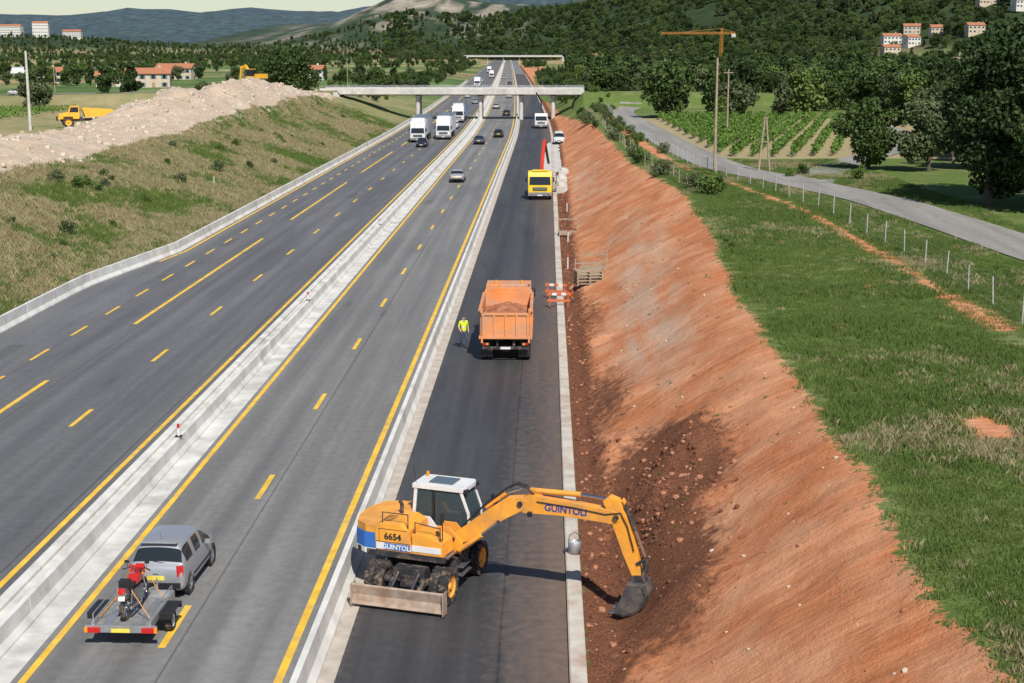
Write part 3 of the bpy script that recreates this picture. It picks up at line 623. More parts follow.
# ---------------------------------------------------------------- HUMAN
SKIN=M('skin',(.55,.32,.22),.6,0,.05);HVY=M('hi_vis_yellow',(.62,.80,.03),.7,0,.08);NVY=M('work_trousers',(.05,.07,.13),.85,0,.15);BOOT=M('boots',(.04,.03,.02),.7);HAIR=M('dark_hair',(.03,.02,.015),.8);SILV=M('reflective_band',(.65,.66,.66),.3)
def human(name,J,loc,rz,parent=None,top=HVY,legs=NVY,helmet=None):
    par=bpy.data.objects.new(name,None)
    scene.collection.objects.link(par);par.location=loc;par.rotation_euler=(0,0,rz)
    if parent: par.parent=parent
    chains=[('pelvis','waist','chest','neck','headb','headt'),('chest','shL','elL','wrL','pmL'),('chest','shR','elR','wrR','pmR'),('pelvis','hipL','knL','anL','toL'),('pelvis','hipR','knR','anR','toR')]
    rad={'pelvis':.145,'waist':.135,'chest':.155,'neck':.058,'headb':.085,'headt':.085,'shL':.075,'elL':.05,'wrL':.033,'pmL':.036,'hipL':.095,'knL':.062,'anL':.045,'toL':.04}
    names=list(dict.fromkeys(sum(chains,())));idx={n:i for i,n in enumerate(names)}
    me=bpy.data.meshes.new('body');ed=set()
    for c in chains:
        for a,b_ in zip(c[:-1],c[1:]): ed.add((idx[a],idx[b_]))
    me.from_pydata([J[n] for n in names],list(ed),[]);o=bpy.data.objects.new('body',me);scene.collection.objects.link(o)
    sk=o.modifiers.new('skin','SKIN');sk.use_smooth_shade=True
    for n in names:
        q=rad.get(n) or rad.get(n[:-1]+'L');d=me.skin_vertices[0].data[idx[n]];d.radius=(q,q*.8 if n in('waist','chest','pelvis') else q);d.use_root=(n=='pelvis')
    s=o.modifiers.new('s','SUBSURF');s.levels=2;s.render_levels=2
    dg=bpy.context.evaluated_depsgraph_get();m2=bpy.data.meshes.new_from_object(o.evaluated_get(dg))
    bpy.data.objects.remove(o)
    m2.materials.clear()
    for mm in(top,legs,SKIN,BOOT,HAIR,SILV):m2.materials.append(mm)
    segs=[(Vector(J[a]),Vector(J[b_]),k) for a,b_,k in [('pelvis','waist',0),('waist','chest',0),('neck','headb',2),('headb','headt',2),('shL','elL',0),('shR','elR',0),('elL','wrL',2),('elR','wrR',2),('wrL','pmL',2),('wrR','pmR',2),('hipL','knL',1),('hipR','knR',1),('knL','anL',1),('knR','anR',1),('anL','toL',3),('anR','toR',3)]]
    pz=J['pelvis'][2];hb=Vector(J['headb'])
    for p in m2.polygons:
        c=p.center;best=1e9;k=0
        for a,b_,kk in segs:
            d=b_-a;t_=max(0,min(1,(c-a).dot(d)/d.length_squared));e=(c-a-d*t_).length
            if e<best:best=e;k=kk
        if k==0 and c.z<pz-.03:k=1
        if k==0 and abs(c.z-(pz+.2))<.03:k=5
        if (k==2 and c.z>hb.z+.07) or (k==2 and c.z>hb.z-.03 and c.y>hb.y+.03):k=4
        p.material_index=k;p.use_smooth=True
    b2=bpy.data.objects.new('body',m2);scene.collection.objects.link(b2);b2.parent=par
    f=MB();hx,hy,hz_=J['headb'][0],J['headb'][1],(J['headb'][2]+J['headt'][2])/2
    f.box((hx,hy-.10,hz_-.005),(.025,.035,.04),SKIN);f.box((hx,hy-.088,hz_-.05),(.05,.015,.012),REDL)
    for s in(-1,1): f.box((hx+s*.032,hy-.086,hz_+.012),(.024,.015,.012),BLK);f.box((hx+s*.088,hy,hz_),(.018,.04,.055),SKIN)
    if helmet:
        f.lathe([(0.0,.135),(.02,.118),(.07,.105),(.11,.06),(.125,.001)],(hx,hy-.0,hz_+.03),helmet,axis='z',n=16)
    for sd in('L','R'):
        w=Vector(J['wr'+sd]);p=Vector(J['pm'+sd]);d=(p-w).normalized();sp=d.cross(Vector((1,0,0))).normalized()
        for i,l in enumerate((.07,.08,.075,.06)):
            a=p+sp*(i-1.5)*.02;m_=a+d*l*.55;e=m_+(d+Vector((0,-.5,0))).normalized()*l*.5;f.tube(a-d*.02,m_,.010,SKIN,.009,n=6);f.tube(m_,e,.009,SKIN,.007,n=6)
        a=w+d*.03;f.tube(a,a+d*.04-sp*.05,.012,SKIN,.009,n=6)
    f.obj('face_and_hands',parent=par,bevel=.004);return par
Jw={'pelvis':(0,0,.95),'waist':(0,0,1.12),'chest':(0,-.01,1.34),'neck':(0,-.01,1.5),'headb':(0,-.02,1.58),'headt':(0,-.02,1.68),
 'shL':(.19,0,1.42),'elL':(.27,.08,1.15),'wrL':(.26,-.04,.93),'pmL':(.255,-.07,.86),'shR':(-.19,0,1.42),'elR':(-.27,.02,1.15),'wrR':(-.25,-.20,.98),'pmR':(-.245,-.26,.94),
 'hipL':(.1,0,.88),'knL':(.11,-.14,.5),'anL':(.11,-.10,.09),'toL':(.12,-.26,.05),'hipR':(-.1,0,.88),'knR':(-.11,.04,.49),'anR':(-.11,.22,.12),'toR':(-.12,.10,.04)}
human('road_worker',Jw,(-4.35,75.6,0),R(25))
# ---------------------------------------------------------------- EXCAVATOR
BLUE=M('blue_paint',(.03,.15,.50),.4,0,.1,2,DUST,.08,.2)
BLADE=M('worn_blade_steel',(.42,.33,.26),.7,.2,.25,3,(.30,.17,.10),.4)
def excavator(loc,under_rz,up_rz):
    root=bpy.data.objects.new('wheeled_excavator',None);scene.collection.objects.link(root);root.location=loc
    u=MB()
    u.box((0,0,.78),(.95,3.0,.38),DKST);u.box((0,0,.98),(1.3,1.5,.14),DKST)
    for y in(-1.3,1.3):
        u.tube((-1.0,y,.55),(1.0,y,.55),.13,DKST)
        u.box((0,y,.6),(.5,.45,.35),DKST)
        for s in(-1,1):
            u.wheel((s*.84,y,.52),.52,.27,DKST);u.wheel((s*1.13,y,.52),.52,.27,ORG)
    for s in(-1,1):
        u.box((s*.78,0,.82),(.55,1.15,.45),DKST);u.box((s*1.08,-.02,.52),(.3,.75,.05),STEEL);u.box((s*1.10,0,.75),(.26,.7,.04),STEEL)
    u.prism([(-2.42,.12),(-2.30,.06),(-2.22,.12),(-2.16,.38),(-2.24,.66),(-2.32,.70),(-2.36,.66),(-2.30,.38),(-2.36,.2)],-1.38,1.38,BLADE,'x')
    for s in(-1,1): u.box((s*1.385,-2.28,.38),(.03,.34,.66),BLADE)
    for s in(-.45,.45): u.beam((s,-1.45,.6),(s,-2.2,.3),.12,.2,.12,.16,DKST);u.tube((s*.7,-1.5,.85),(s*.7,-2.2,.5),.045,CHROME)
    u.box((0,-2.06,.50),(2.3,.10,.07),DKST)
    u.box((0,2.1,.6),(1.0,.5,.28),DKST)
    u.lathe([(.95,.001),(.95,.62),(1.14,.62),(1.14,.001)],(0,0,0),DKST,'z',24)
    a=u.obj('undercarriage',parent=root);a.rotation_euler=(0,0,under_rz)
    s=MB() # superstructure, x forward, y left
    s.prism([(-1.75,-1.05),(-1.95,-.6),(-2.0,0),(-1.95,.6),(-1.75,1.05),(-1.35,1.24),(1.05,1.24),(1.2,1.1),(1.2,.05),(.9,-.05),(.9,-.42),(1.05,-.5),(1.05,-1.24),(-1.35,-1.24)],1.16,1.34,DKST,'z')
    CW=[(-1.1,-1.24),(-1.45,-1.22),(-1.82,-.98),(-2.0,-.5),(-2.04,0),(-2.0,.5),(-1.82,.98),(-1.45,1.22),(-1.1,1.24)]
    s.prism(CW,1.2,1.36,WHT,'z')
    s.prism(CW,1.364,1.82,BLUE,'z')
    s.prism([(x*.985,y*.97) for x,y in CW],1.824,2.06,ORG,'z')
    s.prism([(-1.1,1.34),(-1.1,2.06),(-.95,2.14),(-.35,2.14),(-.05,2.0),(.05,1.34)],-1.22,.10,ORG,'y')
    s.prism([(-1.1,1.34),(-1.1,2.06),(-.95,2.12),(-.62,2.12),(-.62,1.34)],.103,1.22,ORG,'y')
    s.box((-.55,-1.225,1.47),(1.06,.02,.20),BLUE);s.box((-.95,-1.2255,1.47),(.25,.022,.2),WHT)
    for i in range(5): s.box((-.85,-.95+i*.12,2.135),(.3,.05,.02),BLK)
    s.box((-.55,-1.224,1.60),(1.06,.012,.012),BLK);s.box((-.05-.5,-1.224,1.98),(.9,.012,.012),BLK);s.box((-.98,-1.224,1.79),(.012,.012,.38),BLK)
    s.tube((-.75,-.15,2.12),(-.75,-.15,2.42),.06,DKST);s.tube((-.75,-.15,2.42),(-.82,-.15,2.52),.055,DKST)
    s.prism([(.06,1.34),(.06,1.92),(.55,1.92),(.98,1.72),(1.02,1.34)],-1.22,-.46,ORG,'y')
    s.box((.5,-1.225,1.5),(.9,.02,.18),WHT)
    s.box((1.0,-.85,1.3),(.3,.6,.05),STEEL)
    for (x0,x1) in((-.9,-.1),(.12,.9)): s.path([(x0,-1.14,2.0 if x0<0 else 1.9),(x0,-1.14,2.45 if x0<0 else 2.25),(x1,-1.14,2.45 if x0<0 else 2.15),(x1,-1.14,2.0 if x0<0 else 1.75)],.018,DKST,6)
    s.tube((.95,-1.1,1.8),(1.0,-1.2,2.45),.015,BLK);s.box((1.0,-1.22,2.5),(.05,.18,.28),BLK)
    for q in(-.36,.10): s.prism([(.35,1.34),(.45,1.95),(.85,1.95),(1.25,1.5),(1.2,1.2),(.8,1.16)],q,q+.06,ORG,'y')
    s.tube((.95,-.4,1.62),(.95,.2,1.62),.07,DKST)
    x0,x1,y0,y1,z0,z1=-.58,1.22,.20,1.22,1.34,2.84
    s.box(((x0+x1)/2,(y0+y1)/2,z0+.04),(x1-x0,y1-y0,.10),DKST)
    s.prism([(x0,1.4),(x0,2.0),(x0+.55,2.0),(x0+.75,1.75),(x1-.02,1.75),(x1+.04,1.4)],y0,y0+.05,WHT,'y')
    s.prism([(x0,1.4),(x0,2.0),(x0+.55,2.0),(x0+.75,1.75),(x1-.02,1.75),(x1+.04,1.4)],y1-.05,y1,WHT,'y')
    s.box((x0+.03,(y0+y1)/2,1.72),(.06,y1-y0-.1,.66),WHT);s.box((x1+.0,(y0+y1)/2,1.5),(.05,y1-y0-.1,.24),WHT)
    for yy in(y0+.035,y1-.035):
        s.beam((x0+.04,yy,1.98),(x0+.12,yy,z1),.07,.10,.07,.10,WHT,(1,0,0));s.beam((x0+.66,yy,1.98),(x0+.68,yy,z1),.06,.06,.06,.06,BLK,(1,0,0))
        s.beam((x1,yy,1.6),(x1-.02,yy,2.2),.07,.07,.07,.07,WHT,(1,0,0));s.beam((x1-.02,yy,2.2),(x1-.26,yy,z1),.07,.07,.07,.07,WHT,(1,0,0))
    s.prism([(x0+.02,y0-.02),(x0+.0,y1+.02),(x1-.22,y1+.03),(x1-.12,y1-.15),(x1-.12,y0+.15),(x1-.22,y0-.03)],z1,z1+.13,WHT,'z')
    s.box((.25,.71,z1+.15),(.75,.6,.05),glassmat('roof_hatch',(.10,.13,.15)))
    for yy in(y0+.1,y1-.1): s.box((x1-.12,yy,z1+.03),(.1,.16,.1),BLK)
    s.tube((x0+.15,y1-.2,z1+.13),(x0+.15,y1-.2,z1+.28),.05,AMB)
    s.tube((x0+.12,y0+.1,z1),(x0+.0,y0+.1,z1+.7),.008,BLK,n=5)
    s.box((.35,.7,1.75),(.5,.5,.14),BLK);s.box((.08,.7,2.1),(.14,.48,.7),BLK,(0,R(-8),0));s.box((.95,.7,1.75),(.18,.3,.7),BLK);s.box((.35,.38,1.95),(.35,.1,.1),BLK);s.box((.35,1.02,1.95),(.35,.1,.1),BLK)
    s.box((x1+.28,y1+.16,2.35),(.05,.16,.34),BLK);s.path([(x1-.1,y1,2.3),(x1+.28,y1+.14,2.35)],.014,BLK,5)
    up=s.obj('superstructure',parent=root,bevel=.02);up.rotation_euler=(0,0,up_rz)
    g=MB();CG=clearglass()
    for yy in(y0+.03,y1-.03):
        g.prism([(x0+.1,2.02),(x0+.15,z1-.02),(x0+.62,z1-.02),(x0+.62,2.02)],yy-.006,yy+.006,CG,'y')
        g.prism([(x0+.72,1.78),(x0+.72,z1-.02),(x1-.28,z1-.02),(x1-.05,2.2),(x1-.03,1.78)],yy-.006,yy+.006,CG,'y')
    g.box((x0+.06,(y0+y1)/2,2.42),(.012,y1-y0-.16,.8),CG)
    g.beam((x1+.0,(y0+y1)/2,1.64),(x1-.02,(y0+y1)/2,2.2),.86,.012,.86,.012,CG,(1,0,0));g.beam((x1-.02,(y0+y1)/2,2.2),(x1-.25,(y0+y1)/2,z1),.86,.012,.86,.012,CG,(1,0,0))
    g.obj('cab_windows',parent=up,bevel=0)
    b=MB();yb=-.13
    def p(f,z,dy=0): return (f,yb+dy,z)
    def plate(poly,w,mat,dy=0): b.prism(poly,yb+dy-w/2,yb+dy+w/2,mat,'y')
    plate([(.84,1.50),(1.02,1.42),(1.7,1.72),(2.5,2.35),(3.12,2.72),(3.2,2.98),(3.0,3.08),(2.6,3.02),(1.95,2.55),(1.2,1.95),(.86,1.72)],.34,ORG)
    plate([(2.85,2.72),(3.1,2.62),(4.2,2.66),(5.75,2.60),(5.95,2.70),(5.95,2.90),(5.7,2.98),(4.4,3.10),(3.3,3.16),(2.9,3.02)],.30,ORG)
    plate([(3.2,3.14),(3.25,3.34),(3.5,3.34),(3.65,3.12)],.10,ORG)
    for f_,z_ in((.95,1.6),(3.0,2.88),(5.82,2.80)): b.tube(p(f_,z_,-.22),p(f_,z_,.22),.08,DKST,n=14)
    for dy in(-.25,.25): b.tube(p(1.15,1.30,dy),p(1.85,1.85,dy),.075,ORG);b.tube(p(1.85,1.85,dy),p(2.35,2.28,dy),.045,CHROME)
    b.tube(p(2.35,2.28,-.27),p(2.35,2.28,.27),.05,DKST)
    b.tube(p(1.9,2.62),p(2.5,3.10),.07,ORG);b.tube(p(2.5,3.1),p(3.0,3.30),.04,CHROME)
    b.tube(p(3.42,3.27),p(4.75,3.30),.08,ORG);b.tube(p(4.75,3.30),p(5.50,3.26),.045,CHROME)
    plate([(5.42,3.22),(5.60,3.38),(5.85,3.30),(6.10,2.85),(6.42,1.80),(6.56,1.20),(6.46,1.08),(6.30,1.14),(6.02,1.75),(5.70,2.60)],.26,ORG)
    b.tube(p(5.95,3.24),p(6.34,2.45),.065,DKST);b.tube(p(6.34,2.45),p(6.64,1.72),.04,CHROME)
    plate([(5.8,3.15),(5.98,3.34),(6.06,3.22),(5.98,3.06)],.12,ORG)
    for dy in(-.15,.15): b.beam(p(6.42,1.52,dy),p(6.66,1.68,dy),.04,.09,.04,.09,DKST);b.beam(p(6.66,1.68,dy),p(6.62,1.18,dy),.04,.09,.04,.09,DKST)
    plate([(6.30,1.18),(6.62,1.22),(6.68,1.0),(6.50,.86),(6.26,.95)],.34,DKST)
    BK=M('bucket_steel',(.13,.12,.12),.55,.5,.3,4,DUST,.3)
    shell=[(6.70,.98),(6.78,.70),(6.70,.38),(6.46,.14),(6.12,.04),(5.86,.10)]
    inn=[(6.62,.94),(6.70,.70),(6.63,.43),(6.43,.21),(6.12,.11),(5.9,.14)]
    for i in range(5): b.prism([shell[i],shell[i+1],inn[i+1],inn[i]],yb-.42,yb+.42,BK,'y')
    for dy in(-.42,.40): b.prism(shell+[(6.05,.55),(6.22,.98)],yb+dy,yb+dy+.03,BK,'y')
    b.box((6.45,yb,.97),(.5,.84,.05),BK)
    for i in range(5): b.beam((5.88,yb-.36+i*.18,.12),(5.68,yb-.36+i*.18,.10),.08,.05,.04,.02,STEEL)
    for dy in(-.10,0,.10):
        b.path([p(1.2,2.0,dy),p(1.9,2.72,dy),p(2.5,3.22,dy),p(2.85,3.42,dy),p(3.15,3.36,dy),p(3.4,3.2,dy)],.026,BLK,6)
    for dy in(-.17,.17): b.path([p(3.5,3.0,dy),p(4.6,2.95,dy),p(5.5,2.86,dy),p(5.95,2.95,dy),p(6.15,2.6,dy),p(6.35,1.9,dy)],.018,BLK,6)
    b.box((2.2,yb,2.78),(.12,.1,.1),BLK);b.box(p(3.3,2.62,-.2),(.12,.1,.14),BLK)
    b.obj('boom_arm_and_bucket',parent=up,bevel=.018)
    NAVY=M('lettering_blue',(.02,.06,.3),.5)
    text('GUINTOLI',.27,(4.35,yb-.156,2.76),(R(90),R(1),0),NAVY,up,'boom_lettering')
    text('GUINTOLI',.20,(-.42,-1.242,1.40),(R(90),0,0),WHT,up,'hood_lettering')
    text('6654',.27,(-.55,-1.229,1.68),(R(90),0,0),BLK,up,'fleet_number')
    J={'pelvis':(0,0,.12),'waist':(0,.0,.30),'chest':(0,-.02,.48),'neck':(0,-.02,.60),'headb':(0,-.03,.68),'headt':(0,-.03,.78),'shL':(.19,0,.54),'elL':(.26,-.12,.34),'wrL':(.26,-.34,.33),'pmL':(.26,-.41,.33),'shR':(-.19,0,.54),'elR':(-.26,-.12,.34),'wrR':(-.26,-.34,.33),'pmR':(-.26,-.41,.33),'hipL':(.1,-.03,.1),'knL':(.14,-.45,.12),'anL':(.14,-.5,-.28),'toL':(.15,-.64,-.32),'hipR':(-.1,-.03,.1),'knR':(-.14,-.45,.12),'anR':(-.14,-.5,-.28),'toR':(-.15,-.64,-.32)}
    human('operator',J,(.30,.7,1.82),R(90),parent=up,top=M('orange_shirt',(.7,.2,.04),.8))
excavator((-3.45,41.0,.0),R(-17),R(-19.5))
# ---------------------------------------------------------------- DUMP TRUCK
TO=M('truck_orange_paint',(.80,.28,.08),.5,0,.16,1.2,(.50,.30,.19),.50,.1)
def dump_truck(loc,rz):
    b=MB();L=5.3;y0=0;y1=y0+L
    b.box((-.42,4.1,.95),(.12,8.0,.28),DKST);b.box((.42,4.1,.95),(.12,8.0,.28),DKST)
    for y in(.95,2.3):
        b.tube((-1.1,y,.52),(1.1,y,.52),.11,DKST);b.lathe([(-.25,.05),(-.18,.24),(.18,.24),(.25,.05)],(0,y,.52),DKST,'x',14)
        for s in(-1,1): b.wheel((s*.80,y,.52),.52,.28,STEEL);b.wheel((s*1.10,y,.52),.52,.28,STEEL)
    for y in(5.6,7.2):
        for s in(-1,1): b.wheel((s*1.08,y,.52),.52,.31,STEEL)
    zf=1.25;zt=2.62;w=1.26
    b.box((0,(y0+y1)/2,zf),(2*w-.1,L,.12),TO)
    for s in(-1,1):
        b.prism([(w,zf-.05),(w,zt),(w-.06,zt),(w-.06,zf-.05)] if s>0 else [(-w,zf-.05),(-w,zt),(-w+.06,zt),(-w+.06,zf-.05)],y0,y1,TO,'y')
        b.box((s*(w+.02),(y0+y1)/2,zt+.02),(.16,L+.02,.12),TO)
        b.box((s*(w+.03),(y0+y1)/2,zf),(.1,L,.16),TO)
        for i in range(9): b.box((s*(w+.035),y0+.3+i*.59,(zf+zt)/2),(.07,.10,zt-zf-.1),TO)
    b.box((0,y0-.03,(zf+zt-.1)/2+.02),(2*w-.14,.06,zt-zf-.16),TO)
    b.box((0,y0-.06,zt-.16),(2*w-.1,.12,.12),TO);b.box((0,y0-.06,zf+.02),(2*w-.1,.12,.14),TO)
    for x in(-1.12,-.56,0,.56,1.12): b.box((x,y0-.085,(zf+zt)/2-.05),(.10,.07,zt-zf-.3),TO)
    for s in(-1,1): b.box((s*1.2,y0-.08,zt+.02),(.12,.14,.22),TO);b.box((s*1.18,y0-.09,zf-.1),(.10,.16,.3),TO)
    b.box((0,y1-.03,(zf+zt)/2+.1),(2*w,.08,zt-zf+.25),TO)
    b.box((0,y1+.5,zt+.27),(2*w-.1,1.15,.07),TO,(R(4),0,0))
    for i in range(5): b.box((-.95+i*.475,y1+.5,zt+.33),(.07,1.1,.06),TO,(R(4),0,0))
    b.box((0,.02,.72),(2.35,.10,.14),DKST)
    for s in(-1,1):
        b.box((s*1.0,-.04,.93),(.42,.06,.15),BLK);b.box((s*1.08,-.075,.93),(.14,.02,.11),REDL);b.box((s*.92,-.075,.93),(.12,.02,.11),AMB)
        b.box((s*.95,.32,.5),(.60,.03,.55),BLK);b.box((s*.95,.55,1.09),(.62,1.0,.03),BLK)
    b.box((0,-.04,.72),(.5,.02,.12),WHT)
    for s in(-1,1): b.box((s*.95,4.0,.78),(.5,1.1,.5),STEEL)
    b.prism([(5.95,.75),(5.95,2.85),(6.15,2.98),(7.5,2.98),(7.85,2.75),(8.05,1.85),(8.1,.55),(7.7,.55)],-1.2,1.2,TO,'x')
    for s in(-1,1):
        b.prism([(6.5,1.85),(6.5,2.65),(7.45,2.65),(7.75,1.85)],s*1.205,s*1.19,GLS,'x')
        b.box((s*1.38,7.6,2.3),(.1,.22,.42),BLK);b.tube((s*1.2,7.7,2.5),(s*1.38,7.6,2.5),.015,BLK)
    b.beam((0,8.07,1.92),(0,7.88,2.72),2.15,.02,2.1,.02,GLS,(0,1,0))
    b.box((0,5.90,2.4),(1.4,.02,.5),GLS)
    for s in(-.7,.7): b.tube((s,6.5,2.98),(s,6.5,3.15),.07,AMB)
    b.tube((1.1,5.75,1.0),(1.1,5.75,3.05),.07,STEEL)
    o=b.obj('dump_truck',loc,rz,bevel=.018)
    xs_=np.linspace(-1.18,1.18,26);ys_=np.linspace(.06,5.2,52);X,Y=np.meshgrid(xs_,ys_)
    Z=1.95+.45*np.exp(-(X/.9)**2-((Y-3.0)/1.7)**2)+.18*fbm(X*2,Y*2,9)+.12*fbm(X*6,Y*6,10)
    i=np.arange(X.size).reshape(X.shape);F=np.stack([i[:-1,:-1],i[:-1,1:],i[1:,1:],i[1:,:-1]],-1).reshape(-1,4)
    me=npmesh('earth_load',np.stack([X,Y,Z],-1).reshape(-1,3),F,[M('load_earth',(.36,.14,.07),.95,0,.4,2.5,None,0,0,.05)],True);link('earth_load',me,parent=o)
dump_truck((-2.05,72.2,0),0)
# ---------------------------------------------------------------- CRANE TRUCK
def truck_front(b,paint,w=1.22,z0=.45,z1=2.9,yb=2.1,stripe=None):
    b.prism([(0.05,z0),(0,1.5),(.12,2.35),(.35,z1),(yb,z1),(yb,z0+.35),(1.2,z0+.2)],-w,w,paint,'x')
    b.beam((0,-.012,1.56),(0,.115,2.40),2*w-.22,.02,2*w-.35,.02,GLS,(0,-1,0))
    b.box((0,-.02,1.15),(1.5,.04,.35),BLK)
    for i in range(3): b.box((0,-.045,1.05+i*.11),(1.45,.02,.03),STEEL)
    b.box((0,-.06,.62),(2*w,.2,.36),M('bumper_grey',(.2,.2,.21),.6))
    for s in(-1,1):
        b.box((s*.92,-.17,.66),(.34,.03,.18),CHROME);b.box((s*1.12,-.17,.66),(.1,.03,.18),AMB)
        b.prism([(.35,1.62),(.42,2.5),(1.35,2.5),(1.35,1.62)],s*(w+.004),s*(w-.02),GLS,'x')
        b.box((s*(w+.2),.05,2.1),(.16,.12,.5),BLK);b.tube((s*w,.15,2.3),(s*(w+.2),.05,2.3),.018,BLK)
        b.wheel((s*1.06,1.0,.5),.5,.3,STEEL)
    b.box((0,-.165,.5),(.5,.02,.12),WHT)
def crane_truck(loc,rz):
    Y_=M('truck_yellow_paint',(.85,.60,.03),.4,0,.08,1,DUST,.06,.2);RD=M('crane_red_paint',(.60,.035,.02),.4,0,.1,1,None,0,.2)
    b=MB();truck_front(b,Y_)
    b.box((0,.4,3.02),(1.6,.3,.18),Y_)
    for s in(-.6,.6): b.tube((s,.5,2.9),(s,.5,3.15),.08,AMB)
    b.box((-.42,5.2,.9),(.12,8,.28),DKST);b.box((.42,5.2,.9),(.12,8,.28),DKST)
    for y in(6.0,7.3):
        for s in(-1,1): b.wheel((s*.95,y,.5),.5,.5,STEEL)
    b.box((0,6.2,1.2),(2.45,6.0,.14),Y_)
    for s in(-1,1): b.box((s*1.2,6.2,1.5),(.05,6.0,.5),Y_)
    b.box((0,2.65,1.15),(2.3,.5,.35),RD);b.box((.2,2.65,1.9),(.5,.5,1.4),RD);b.box((.2,2.65,2.9),(.35,.4,1.2),RD)
    b.beam((.2,2.7,3.4),(.45,5.4,5.8),.34,.36,.28,.3,RD);b.beam((.45,5.4,5.8),(.9,8.0,3.2),.26,.28,.22,.22,BLK)
    b.tube((.2,2.9,2.6),(.35,4.4,4.5),.08,CHROME)
    for s in(-1,1): b.box((s*1.15,2.65,.75),(.14,.14,.9),RD)
    b.obj('crane_truck',loc,rz,bevel=.02)
crane_truck((-.75,152.5,0),0)
# ---------------------------------------------------------------- LORRIES
def lorry(name,x,y,paint,boxc,L=13.6,rz=0,hb=4.0):
    b=MB();truck_front(b,paint,z1=3.5);b.prism([(.5,3.5),(1.9,4.0),(2.1,4.0),(2.1,3.5)],-1.05,1.05,paint,'x')
    b.box((0,2.4+L/2+.2,(1.15+hb)/2),(2.5,L,hb-1.15),boxc);b.box((0,2.6+L/2,1.05),(1.0,L,.3),DKST)
    for yy in(3.6,9.8,11.1,12.4):
        for s in(-1,1): b.wheel((s*1.0,yy,.5),.5,.4,STEEL)
    b.box((0,2.5+L/2,hb+.02),(2.54,L+.02,.06),STEEL)
    b.obj(name,(x,y,0),rz,bevel=.03)
GB=M('lorry_tarp_grey',(.50,.52,.56),.6);WH2=M('lorry_white',(.70,.70,.70),.4)
lorry('articulated_lorry',-21.6+float(off(246)),246,WH2,GB);lorry('articulated_lorry',-17.9,254,WH2,M('lorry_tarp_white',(.64,.66,.70),.5))
lorry('articulated_lorry',-18.0+float(off(330)),312,WH2,M('lorry_blue',(.2,.3,.5),.4),12)
